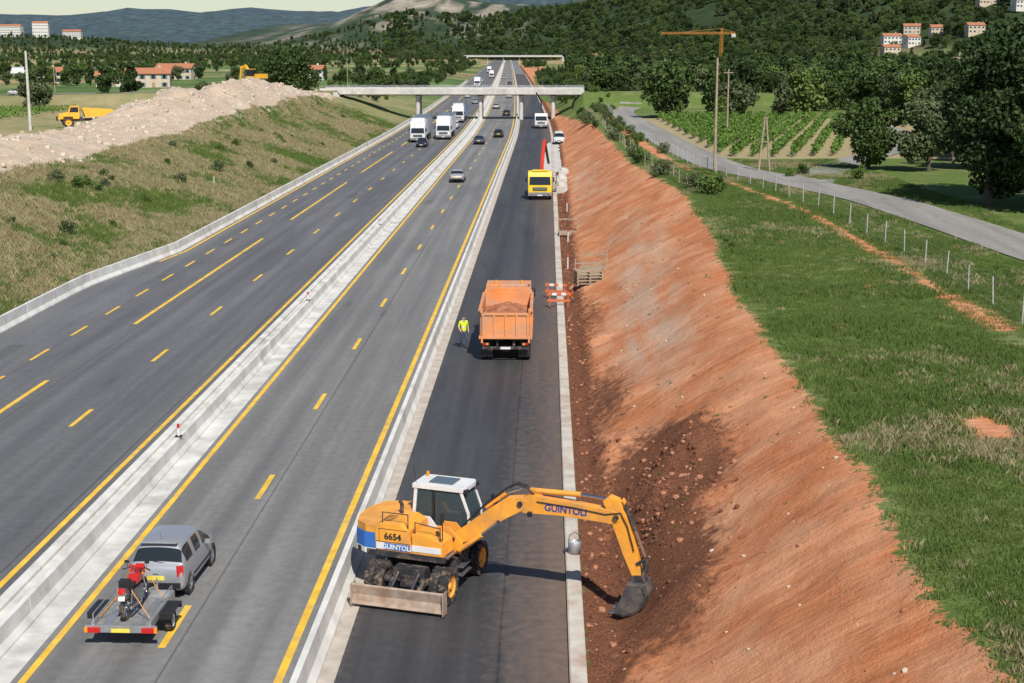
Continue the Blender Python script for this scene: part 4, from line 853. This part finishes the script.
# ---------------------------------------------------------------- CARS (front +y)
def car(name,loc,rz,paint,L=3.7,Wd=1.72,Ht=1.58,kind='mpv'):
    b=MB();w=Wd/2;h=Ht;a=L/2
    if kind=='mpv':
        S=[(-a,.80,.38,.62,.64,.74),(-a+.03,.90,.28,.80,.84,.82),(-a+.10,.95,.24,.93,.97,.86),(-a+.17,.97,.22,.96,1.0,.86),(-a+.48,.98,.2,.99,h*.94,.68),(-a+.62,.99,.2,.99,h*.98,.69),
           (-a+1.10,1,.2,.97,h,.72),(-a+1.18,1,.2,.97,h,.72),(-a+2.0,1,.2,.95,h*.985,.71),(-a+2.08,1,.2,.95,h*.98,.71),(-a+2.28,1,.2,.94,h*.93,.70),(a-.72,.99,.2,.92,.98,.84),(a-.62,.98,.2,.90,.93,.85),(a-.2,.93,.24,.78,.80,.80),(a-.05,.85,.28,.62,.66,.72),(a,.78,.36,.5,.55,.68)]
    else:
        S=[(-a,.80,.38,.62,.64,.74),(-a+.04,.92,.28,.82,.86,.84),(-a+.45,.97,.22,.90,.94,.86),(-a+.5,.97,.22,.90,.95,.86),(-a+1.0,.98,.2,.90,h*.97,.70),(-a+1.1,.99,.2,.9,h*.99,.70),
           (-a+1.6,1,.2,.90,h,.70),(-a+1.68,1,.2,.90,h,.70),(-a+2.3,1,.2,.89,h*.98,.70),(-a+2.36,1,.2,.89,h*.97,.70),(-a+2.5,1,.2,.88,h*.94,.70),(a-1.15,.99,.2,.86,.93,.84),(a-1.05,.98,.2,.85,.89,.85),(a-.3,.93,.24,.74,.77,.80),(a-.06,.85,.28,.60,.64,.72),(a,.78,.36,.5,.55,.68)]
    ws=[3];fw=[10];side=[4,5,7,9,10]
    rows=[]
    for (y,wf,zl,zb,zt,tf) in S:
        ww=w*wf;wt=w*tf;rows.append([(0,y,zl),(ww*.88,y,zl),(ww,y,zl+.14),(ww*1.0,y,(zl+zb)/2+.08),(ww*.97,y,zb),(wt+(ww*.97-wt)*.12,y,zb+(zt-zb)*.90),(wt*.86,y,zt-.012 if zt-zb>.2 else zt),(0,y,zt+.03)])
    vs=[]
    for r in rows: vs+=r+[(-p[0],p[1],p[2]) for p in r[-2:0:-1]]
    n=14
    def mt(i,j):
        jj=j if j<7 else 13-j
        if i in ws and jj in(5,6): return GLS
        if i in fw and jj in(5,6): return GLS
        if i in side and jj==4: return GLS
        if jj==0: return BLK
        return paint
    for i in range(len(rows)-1):
        for j in range(n):
            f=(i*n+j,i*n+(j+1)%n,(i+1)*n+(j+1)%n,(i+1)*n+j);b.f.append(list(f));b.m.append(b.mi(mt(i,j)));b.s.append(True)
    b.v+=vs
    for i in(0,len(rows)-1): b.f.append([i*n+j for j in range(n)]);b.m.append(b.mi(paint));b.s.append(True)
    body=b.obj(name,loc,rz,bevel=0,subsurf=2)
    d=MB();r=.31;fy,ry=a-.68,-a+.62
    RIM=M('alloy_rim',(.5,.5,.52),.3,.8)
    for s in(-1,1):
        for yy in(fy,ry):
            d.wheel((s*(w-.115),yy,r),r,.21,RIM);d.lathe([(-.02,r*1.18),(.012,r*1.18),(.012,r*.98),(-.02,r*.98)],(s*(w-.025),yy,r+.01),BLK,'x',24)
        d.box((s*(w+.07),a-1.45 if kind=='mpv' else a-1.6,1.02),(.17,.10,.12),paint)
        zt=.86 if kind=='mpv' else .72
        d.box((s*w*.80,-a+.075,zt),(.20,.09,.30 if kind=='mpv' else .14),REDL,(0,0,s*R(24)));d.box((s*w*.72,a-.10,.66),(.30,.10,.14),CHROME,(0,0,-s*R(22)))
        d.box((s*(w*.995),0,.50),(.02,L*.5,.07),BLK)
    d.box((0,-a-.01,.45),(Wd*.82,.10,.16),BLK);d.box((0,-a-.005,.66),(.5,.03,.12),M('plate_yellow',(.8,.68,.1),.5));d.box((0,a,.40),(Wd*.7,.08,.14),BLK);d.box((0,a+.0,.6),(.7,.05,.1),BLK);d.box((0,a+.045,.42),(.5,.02,.1),WHT)
    if kind=='mpv':
        d.tube((0,-a+.75,h),(0,-a+.60,h+.25),.006,BLK,n=5);d.box((0,-a+.46,h-.01),(Wd*.62,.16,.03),paint,(R(-8),0,0))
        d.box((.1,-a+.19,1.07),(.45,.02,.02),BLK,(R(-20),R(10),0))
        d.box((0,-a+.02,.78),(.16,.03,.03),CHROME)
    d.obj('wheels_lights_and_trim',parent=body,bevel=.008);return body
SIL=M('car_silver_paint',(.42,.43,.45),.34,.45,.06,1,None,0,.4);DKC=M('car_black_paint',(.02,.02,.024),.25,0,.1,1,None,0,.5);BLC=M('car_blue_paint',(.04,.07,.13),.3,.3,.1,1,None,0,.5);WHC=M('car_white_paint',(.62,.62,.62),.3,0,.05,1,None,0,.5);SLV=M('car_light_silver',(.45,.47,.49),.3,.4,.05,1,None,0,.4)
car('silver_compact_car',(-11.05,41.35,0),R(-2),SIL)
def onroad(u,y,paint,kind='sedan',rz=0,L=4.2,name='car'): return car(name,(u+float(off(y)),y,0),rz,paint,L,1.76,1.45,kind)
onroad(-10.6,174,SLV);onroad(-11.2,243,BLC);onroad(-8.6,262,DKC);onroad(-20.0,236,DKC,rz=R(180));onroad(-18.0,290,WHC,'mpv',R(180));onroad(-8.4,345,DKC);onroad(-11.4,385,SLV)
onroad(-17.8,420,SLV,rz=R(180));onroad(-21.5,470,WHC,'mpv',R(180));onroad(-11.4,520,WHC);onroad(-8.4,470,WHC,'mpv');onroad(-17.8,560,DKC,rz=R(180));onroad(-8.4,640,DKC);onroad(-21.5,690,WHC,rz=R(180));onroad(-11.3,760,SLV)
lorry('articulated_lorry',-21.5+float(off(600)),600,WH2,GB);lorry('articulated_lorry',-17.9+float(off(780)),780,WH2,M('lorry_tarp_red',(.4,.12,.08),.6));lorry('articulated_lorry',-21.5+float(off(950)),950,WH2,WH2)
car('car',(-118,329,hz(-118,329)+.1),R(90),WHC,4.3,1.8,1.6,'mpv');car('car',(-135,332.5,hz(-135,332)+.1),R(-90),DKC,4.3,1.8,1.45,'sedan')
# ---------------------------------------------------------------- TRAILER + MOTORCYCLE
def trailer(loc,rz):
    b=MB();G=M('trailer_galvanised',(.50,.51,.52),.4,.7,.15,3)
    b.box((0,0,.52),(1.5,2.3,.04),M('trailer_deck',(.30,.30,.29),.6,.3,.25,4))
    for x in(-.45,.45):
        b.box((x,0,.552),(.22,2.3,.02),G)
    for s in(-1,1):
        b.box((s*.76,0,.60),(.06,2.36,.20),G);b.box((s*.98,.05,.64),(.36,.95,.04),BLK);b.box((s*.98,-.41,.56),(.36,.03,.16),BLK);b.box((s*.98,.51,.56),(.36,.03,.16),BLK)
        b.wheel((s*.96,.05,.29),.29,.19,WHT)
        b.box((s*.72,-1.24,.50),(.34,.05,.14),REDL);b.box((s*.92,-1.24,.50),(.1,.05,.14),AMB)
        b.path([(s*.76,-1.1,.68),(s*.76,-1.1,.9),(s*.76,1.0,.9),(s*.76,1.0,.68)],.018,G,6)
        b.beam((s*.5,1.15,.47),(0,1.95,.47),.06,.08,.06,.08,G)
    b.box((0,-1.19,.52),(1.9,.06,.20),G);b.box((0,1.17,.6),(1.5,.05,.22),G);b.tube((-.95,.05,.29),(.95,.05,.29),.03,DKST)
    b.beam((0,1.9,.47),(0,2.35,.47),.07,.08,.07,.08,G);b.tube((0,2.35,.40),(0,2.35,.55),.05,DKST);b.tube((.12,1.8,.25),(.12,1.8,.8),.025,G)
    b.box((0,-1.27,.50),(.5,.02,.11),M('plate_yellow',(.8,.68,.1),.5))
    b.obj('car_trailer',loc,rz,bevel=.006)
trailer((-11.12,37.3,0),R(-1))
def motorcycle(loc,rz):
    b=MB();RD=M('motorbike_red',(.50,.02,.015),.25,0,.1,3,None,0,.6)
    for y in(-.68,.70):
        pr=[(-.05,.24),(-.06,.28),(-.035,.315),(0,.325),(.035,.315),(.06,.28),(.05,.24)];b.lathe(pr,(0,y,.325),RUB,'x',28)
        b.lathe([(-.03,.25),(-.035,.22),(.035,.22),(.03,.25)],(0,y,.325),CHROME,'x',24);b.lathe([(-.06,.001),(-.06,.06),(.06,.06),(.06,.001)],(0,y,.325),STEEL,'x',12)
        for i in range(9):
            t_=i*2*math.pi/9;b.tube((0,y,.325),(0,y+math.cos(t_)*.23,.325+math.sin(t_)*.23),.008,CHROME,n=5)
        b.lathe([(-.075,.06),(-.075,.14),(-.068,.14),(-.068,.06)],(0,y,.325),STEEL,'x',16)
    for s in(-1,1):
        b.tube((s*.09,.70,.325),(s*.09,.42,.98),.026,CHROME);b.tube((s*.09,-.68,.325),(s*.10,-.1,.42),.028,DKST);b.tube((s*.11,-.55,.38),(s*.12,-.42,.75),.025,CHROME)
        b.path([(s*.05,.40,1.02),(s*.22,.36,1.08),(s*.36,.26,1.06)],.014,BLK,6);b.tube((s*.27,.31,1.07),(s*.39,.24,1.06),.02,BLK)
        b.tube((s*.26,.33,1.08),(s*.28,.33,1.22),.008,BLK,n=5);b.box((s*.28,.33,1.25),(.13,.02,.08),BLK)
        b.path([(s*.12,.25,.45),(s*.17,.05,.25),(s*.18,-.75,.36)],.04,CHROME,8);b.box((s*.12,.42,.9),(.06,.03,.05),AMB)
    b.path([(0,.42,.95),(0,.1,.82),(0,-.35,.75),(0,-.75,.82)],.03,DKST,8);b.path([(0,.42,.9),(0,.28,.45),(0,-.1,.35),(0,-.3,.7)],.028,DKST,8)
    b.box((0,.08,.50),(.34,.42,.34),STEEL);b.box((0,.12,.62),(.26,.3,.14),DKST)
    b.prism([(-.12,.78),(-.08,.90),(.10,1.00),(.30,.98),(.38,.86),(.3,.76)],-.13,.13,RD,'x')
    b.prism([(-.82,.86),(-.78,.93),(-.4,.90),(-.1,.87),(-.12,.78),(-.5,.78)],-.12,.12,BLK,'x')
    b.prism([(-.98,.84),(-.9,.95),(-.72,.86),(-.72,.76)],-.09,.09,RD,'x');b.box((0,-.97,.84),(.14,.04,.07),REDL)
    b.prism([(.48,.88),(.46,1.05),(.58,1.12),(.66,.98),(.6,.85)],-.12,.12,RD,'x');b.box((0,.64,.96),(.17,.04,.14),CHROME)
    b.prism([(.55,.66),(.72,.70),(.9,.62),(.86,.58),(.7,.66)],-.06,.06,RD,'x')
    b.box((0,-.93,.68),(.18,.02,.14),WHT,(R(-15),0,0))
    b.box((0,-.62,.99),(.28,.22,.2),BLK)
    b.path([(.1,-.3,.4),(.3,-.35,.0)],.015,STEEL,6)
    for s in(-1,1): b.tube((s*.2,.34,1.05),(s*.72,.5,.06),.012,AMB,n=5);b.tube((s*.12,-.5,.75),(s*.72,-.8,.06),.012,AMB,n=5)
    b.obj('motorcycle',loc,rz,bevel=.012)
motorcycle((-11.12,37.35,.56),R(-4))
# ---------------------------------------------------------------- LEFT PLATEAU MACHINES
def dumper(loc,rz):
    Y_=M('dumper_yellow',(.82,.45,.04),.5,0,.12,1,DUST,.15);b=MB()
    for y in(-3.4,-1.8,2.9):
        for s in(-1,1): b.wheel((s*1.15,y,.85),.85,.6,Y_)
        b.tube((-1,y,.85),(1,y,.85),.2,DKST)
    b.box((0,-1.6,1.2),(1.1,5.2,.4),DKST);b.box((0,2.3,1.3),(1.3,3.4,.6),DKST)
    b.prism([(-5.0,2.2),(-5.1,2.5),(-4.9,2.55),(-3.9,1.75),(.2,1.75),(.7,2.9),(.55,3.1),(.35,3.0)],-1.3,1.3,Y_,'x')
    for s in(-1,1): b.prism([(-5.0,2.3),(-4.1,2.75),(.55,3.05),(.25,1.6),(-3.8,1.6)],s*1.3,s*1.4,Y_,'x')
    b.prism([(1.1,1.5),(1.1,3.4),(2.5,3.4),(2.8,2.5),(2.8,1.5)],-.75,.75,Y_,'x');b.prism([(1.25,2.4),(1.25,3.2),(2.4,3.2),(2.65,2.4)],-.77,.77,GLS,'x')
    b.prism([(2.8,1.4),(2.8,2.4),(4.3,2.1),(4.5,1.3)],-1.1,1.1,Y_,'x');b.box((0,4.55,1.4),(2.2,.2,.6),DKST);b.box((-.95,2.0,1.6),(.4,1.6,.5),Y_);b.box((.95,2.0,1.6),(.4,1.6,.5),Y_)
    for s in(-1,1): b.box((s*1.15,2.9,1.8),(.7,1.5,.08),Y_)
    b.obj('articulated_dumper',loc,rz,bevel=.04)
dumper((-74.5,238,hz(-74.5,238)),R(112))
def crawler(loc,rz):
    Y_=M('crawler_yellow',(.78,.42,.03),.5,0,.12,1,DUST,.2);b=MB()
    for s in(-1,1):
        b.prism([(-1.6,.1),(-1.8,.4),(-1.6,.75),(1.6,.75),(1.8,.4),(1.6,.1)],s*.95-.25,s*.95+.25,DKST,'x')
    b.box((0,0,.7),(1.4,1.6,.4),DKST);b.box((0,-.2,1.15),(2.3,3.2,.3),DKST);b.box((0,-1.3,1.6),(2.3,1.1,.8),Y_);b.box((.6,-.2,1.6),(1.0,1.3,.7),Y_)
    b.box((-.65,.55,2.0),(.95,1.5,1.5),GLS);b.box((-.65,.55,2.8),(1.0,1.55,.1),Y_);b.box((-.65,.55,1.4),(1.0,1.55,.4),Y_)
    b.beam((0,.9,1.4),(0,2.3,3.4),.35,.4,.35,.55,Y_);b.beam((0,2.2,3.4),(0,3.4,2.9),.35,.5,.3,.35,Y_);b.beam((0,3.2,3.3),(0,3.6,1.0),.28,.4,.24,.25,Y_)
    b.prism([(3.7,1.1),(3.9,.5),(3.5,.1),(3.0,.15),(3.2,.7)],-.5,.5,DKST,'x')
    b.obj('crawler_excavator',loc,rz,bevel=.03)
crawler((-51.5,262,hz(-51.5,262)-.15),R(60))
# ---------------------------------------------------------------- ROADSIDE THINGS
WOOD=M('weathered_wood',(.36,.28,.20),.9,0,.25,4);RW=M('orange_red_paint',(.62,.14,.04),.6,0,.1,3,DUST,.3)
def barrier_boards(x,y,rz):
    b=MB()
    for s in(-1,1): b.box((s*.55,0,.5),(.06,.06,1.0),RW);b.box((s*.55,0,.03),(.08,.6,.06),DKST)
    for z in(.45,.85):
        for i in range(5): b.box((-.56+i*.28,-.05,z),(.278,.03,.16),RW if i%2==0 or z<.5 else WHT)
    b.obj('roadwork_barrier',(x,y,hz(x,y)+.03),rz,bevel=.005)
for (x,y,r_) in[(.75,88,0),(1.5,90,80),(.6,91.5,-10)]: barrier_boards(x,y,R(r_)) 
def rack(x,y,rz,name='timber_formwork_stack',n=5):
    b=MB()
    for i in range(n):
        for j in range(3): b.box((0,-.5+j*.5,.12+i*.2),(1.7,.12,.06),WOOD)
        for j in range(3): b.box((-.8+j*.8,0,.04+i*.2),(.1,1.2,.09),WOOD)
    for s in(-.8,.8): b.box((s,.55,.8),(.07,.07,1.5),WOOD)
    b.box((0,.55,1.3),(1.7,.05,.1),WOOD);b.obj(name,(x,y,hz(x,y)),rz,bevel=.006)
rack(2.7,93.5,R(8));rack(3.1,96.5,R(-10),n=3);rack(1.8,122,R(4),n=2);rack(.3,160,R(5),'timber_pallet_stack')
def cblock(x,y,n,rz):
    b=MB()
    for i in range(n):
        b.box((0,i*1.3,.4),(1.2,1.1,.8),CONC);b.lathe([(.8,.45),(.95,.45),(.95,.34),(.8,.34)],(0,i*1.3,0),CONC,'z',16)
    b.obj('concrete_manhole_blocks',(x,y,.0),rz,bevel=.02)
cblock(1.6,160,3,0);cblock(1.7,170,3,0);cblock(2.0,180,3,0)
link('concrete_slab_pad',npmesh('pad',[(-.6,185,.02),(4.2,188,.25),(3.2,262,.2),(-.6,240,.02)],[[0,1,2,3]],[CONC]))
def drum(x,y):
    b=MB();b.lathe([(0,.001),(0,.19),(.38,.21),(.40,.19),(.38,.17),(.06,.15)],(0,0,0),STG,'z',20);b.path([(-.2,0,.38),(-.14,0,.6),(0,0,.68),(.14,0,.6),(.2,0,.38)],.012,DKST,6);b.lathe([(.32,.001),(.32,.17)],(0,0,0),CONC,'z',16);b.obj('metal_bucket',(x,y,.13),0,bevel=0)
drum(.9,43.4)
def flat_truck(x,y,rz,paint,crane=True):
    b=MB();truck_front(b,paint);b.box((0,5.0,1.2),(2.4,5.5,.4),DKST);b.box((0,5.0,2.0),(2.4,5.3,1.2),DKST)
    for yy in(5.8,7.0):
        for s in(-1,1): b.wheel((s*.98,yy,.5),.5,.45,STEEL)
    if crane: b.beam((0,2.5,1.3),(0,3.2,5.2),.4,.4,.3,.3,BLK);b.beam((0,3.2,5.2),(-1,-1.0,7.0),.28,.28,.2,.2,BLK)
    b.obj('work_truck',(x,y,0),rz,bevel=.02)
flat_truck(-1.2+float(off(262)),290,0,WHT)
car('site_van',(1.9,242,.2),R(180),WHC,4.6,1.9,1.9,'mpv')
# ---------------------------------------------------------------- FENCE, POLES
c=catmull(FENCE,12);d=np.concatenate([[0],np.cumsum(np.hypot(*np.diff(c,axis=0).T))]);b=MB();pp=[]
POST=M('fence_post_grey',(.46,.45,.42),.7,0,.15)
for s_ in np.arange(2,d[-1],4.0):
    x=np.interp(s_,d,c[:,0]);y=np.interp(s_,d,c[:,1]);z=hz(x,y);pp.append((x,y,z));b.tube((x,y,z-.2),(x+random.uniform(-.08,.08),y+random.uniform(-.08,.08),z+1.35+random.uniform(-.08,.05)),.036,POST,n=6)
for z in(.15,.5,.85,1.25):
    for p,q in zip(pp[:-1],pp[1:]): b.tube((p[0],p[1],p[2]+z),(q[0],q[1],q[2]+z),.005,STG,n=3,cap=False)
b.obj('wire_fence',bevel=0)
b=MB()
pp=[]
for y in np.arange(118,300,5.):
    x=float(uc(y)+off(y))+1.0;z=hz(x,y);pp.append((x,y,z));b.tube((x,y,z-.1),(x,y,z+1.2),.045,WOOD,n=6)
for z in(.4,.8,1.15):
    for p,q in zip(pp[:-1],pp[1:]): b.tube((p[0],p[1],p[2]+z),(q[0],q[1],q[2]+z),.012,STG,n=3,cap=False)
b.obj('crest_fence',bevel=0)
def pole(x,y,h,r,mat,arms=1,name='utility_pole'):
    b=MB();b.tube((0,0,-.5),(0,0,h),r,mat,r*.65,n=10)
    if arms:
        b.box((0,0,h-.5),(1.6,.1,.1),mat)
        for s in(-.7,0,.7): b.tube((s,0,h-.45),(s,0,h-.22),.05,BLK,n=6)
    b.obj(name,(x,y,hz(x,y)),R(20),bevel=0)
pole(15.4,136,10.4,.15,WOOD,0);pole(41.0,150,11.0,.17,WOOD);pole(-79.5,226,12.0,.26,CONC,0,'concrete_lighting_mast')
pole(26,215,9,.14,WOOD);pole(-140,420,9,.15,WOOD);pole(-70,520,10,.15,WOOD)
b=MB()
for s in(-.55,.55): b.tube((s,0,-.3),(s*.12,0,5.0),.11,WOOD,.08,n=8)
b.tube((-.25,0,2.7),(.25,0,2.7),.05,WOOD);b.tube((0,-.2,4.8),(0,.2,4.8),.05,DKST);b.obj('a_frame_pole',(20.3,138.5,hz(20.3,138.5)),R(5),bevel=0)
b=MB();TC=M('tower_crane_orange',(.75,.30,.05),.5)
def lattice(p0,p1,w,n):
    p0=Vector(p0);p1=Vector(p1);d=(p1-p0);u=d.orthogonal().normalized();v=d.normalized().cross(u)
    cs=[(u*a+v*b_)*w/2 for a,b_ in((-1,-1),(1,-1),(1,1),(-1,1))]
    for c_ in cs:b.tube(p0+c_,p1+c_,.10,TC,n=4)
    for i in range(n):
        for k in range(4): b.tube(p0+d*(i/n)+cs[k],p0+d*((i+1)/n)+cs[(k+1)%4],.06,TC,n=3,cap=False)
lattice((0,0,0),(0,0,23),1.3,14);lattice((8,0,24),(-36,0,24),1.0,26);lattice((0,0,23),(0,0,27),.8,4);b.tube((0,0,27),(-24,0,24.6),.07,TC,n=4);b.tube((0,0,27),(8,0,24.6),.07,TC,n=4);b.box((7,0,22.8),(2.5,1.6,2.0),CONC)
b.obj('tower_crane',(104,900,hz(104,900)),R(-4),bevel=0)
# ---------------------------------------------------------------- HOUSES
STU=M('stucco_cream',(.58,.48,.36),.9,0,.1,.5);STW=M('stucco_white',(.70,.67,.60),.9,0,.08,.5);TIL=M('terracotta_tiles',(.42,.17,.09),.85,0,.25,3);SHT=M('shutter_blue',(.12,.2,.28),.6)
def house(x,y,w,d,h,rz,wall=STU,name='stucco_house',fl=2,dz=-.5):
    z=hz(x,y)+dz;par=bpy.data.objects.new(name,None);scene.collection.objects.link(par);par.location=(x,y,z);par.rotation_euler=(0,0,rz)
    b=MB();b.box((0,0,h/2-1.5),(w,d,h+3),wall);b.prism([(-d/2,h),(d/2,h),(0,h+d*.19)],-w/2,w/2,wall,'x');b.obj('walls',parent=par,bevel=0)
    b=MB();q=d/2+.5;e=h-.08
    for s in(-1,1): b.prism([(s*q,e),(s*q,e+.22),(0,h+d*.21+.22),(0,h+d*.21)],-w/2-.5,w/2+.5,TIL,'x')
    b.box((w*.25,d*.15,h+d*.2+.3),(.8,.6,1.3),wall);b.obj('roof',parent=par,bevel=0)
    b=MB();n=max(2,int(w/3))
    for f in range(fl):
        for i in range(n):
            xx=-w/2+(i+.5)*w/n;zz=1.5+f*h/fl
            for s in(-1,1):
                if f==0 and i==n//2: b.box((xx,s*(d/2+.01),1.1),(1.1,.06,2.2),WOOD);continue
                b.box((xx,s*(d/2+.01),zz),(.95,.06,1.3),GLS)
                for k in(-.72,.72): b.box((xx+k,s*(d/2+.03),zz),(.45,.06,1.35),SHT)
        for s in(-1,1): b.box((s*(w/2+.01),0,1.5+f*h/fl),(.06,.95,1.3),GLS)
    b.obj('windows_and_door',parent=par,bevel=0)
house(-131,487,14,8,5,R(10));house(-148,500,8,7,4,R(10),STW,fl=1);house(-165,660,16,9,5.5,R(-5));house(-190,560,12,8,4.5,R(20));house(-176,430,9,6,3.5,R(-8),STU,fl=1);house(-102,640,12,8,5,R(0),STW)
for (x,y,w,r_) in HOUSES: house(x,y,w,10,6.5,R(r_),STW if w%4==0 else STU,dz=1)
for (x,w,h) in[(-905,46,16),(-850,26,22),(-960,34,14),(-800,30,11)]: house(x,2480+random.uniform(-30,30),w,14,h,R(random.uniform(-8,8)),STW,'apartment_block',4,dz=1)
PL=M('greenhouse_plastic',(.6,.62,.6),.4);b=MB()
for i in range(4): b.prism([(-4,0),(-3.5,1.8),(-2,3),(0,3.4),(2,3),(3.5,1.8),(4,0)],0,60,PL,'x');b.T=Matrix.Translation((0,9*(i+1),0))
b.obj('greenhouses',(-330,900,hz(-330,900)),R(5),bevel=0)
# ---------------------------------------------------------------- CAMERA / LIGHT
cam=bpy.data.cameras.new('camera');co=bpy.data.objects.new('camera',cam);scene.collection.objects.link(co)
co.location=(0,0,15.5);co.rotation_euler=(R(90-11.31),0,R(1.37));cam.sensor_width=36;cam.lens=36*1468/1024;cam.clip_start=.5;cam.clip_end=20000;scene.camera=co
Ld=Vector((-.3*.9,.95*.9,-1)).normalized()
sun=bpy.data.lights.new('sun','SUN');sun.energy=5.0;sun.angle=R(.5);sun.color=(1,.955,.88);so=bpy.data.objects.new('sun',sun);scene.collection.objects.link(so);so.rotation_euler=Ld.to_track_quat('-Z','Y').to_euler();so.location=(0,0,60)
w=bpy.data.worlds.new('World');scene.world=w;w.use_nodes=True;nt=w.node_tree;bg=nt.nodes['Background'];sk=nt.nodes.new('ShaderNodeTexSky');sk.sky_type='NISHITA';sk.sun_disc=False
sk.sun_elevation=R(48);sk.sun_rotation=math.atan2(.3,-.95);sk.air_density=1;sk.dust_density=.1;sk.ozone_density=2.5;nt.links.new(sk.outputs[0],bg.inputs[0]);bg.inputs[1].default_value=.08
scene.view_settings.view_transform='Standard';scene.view_settings.look='None';scene.view_settings.exposure=0
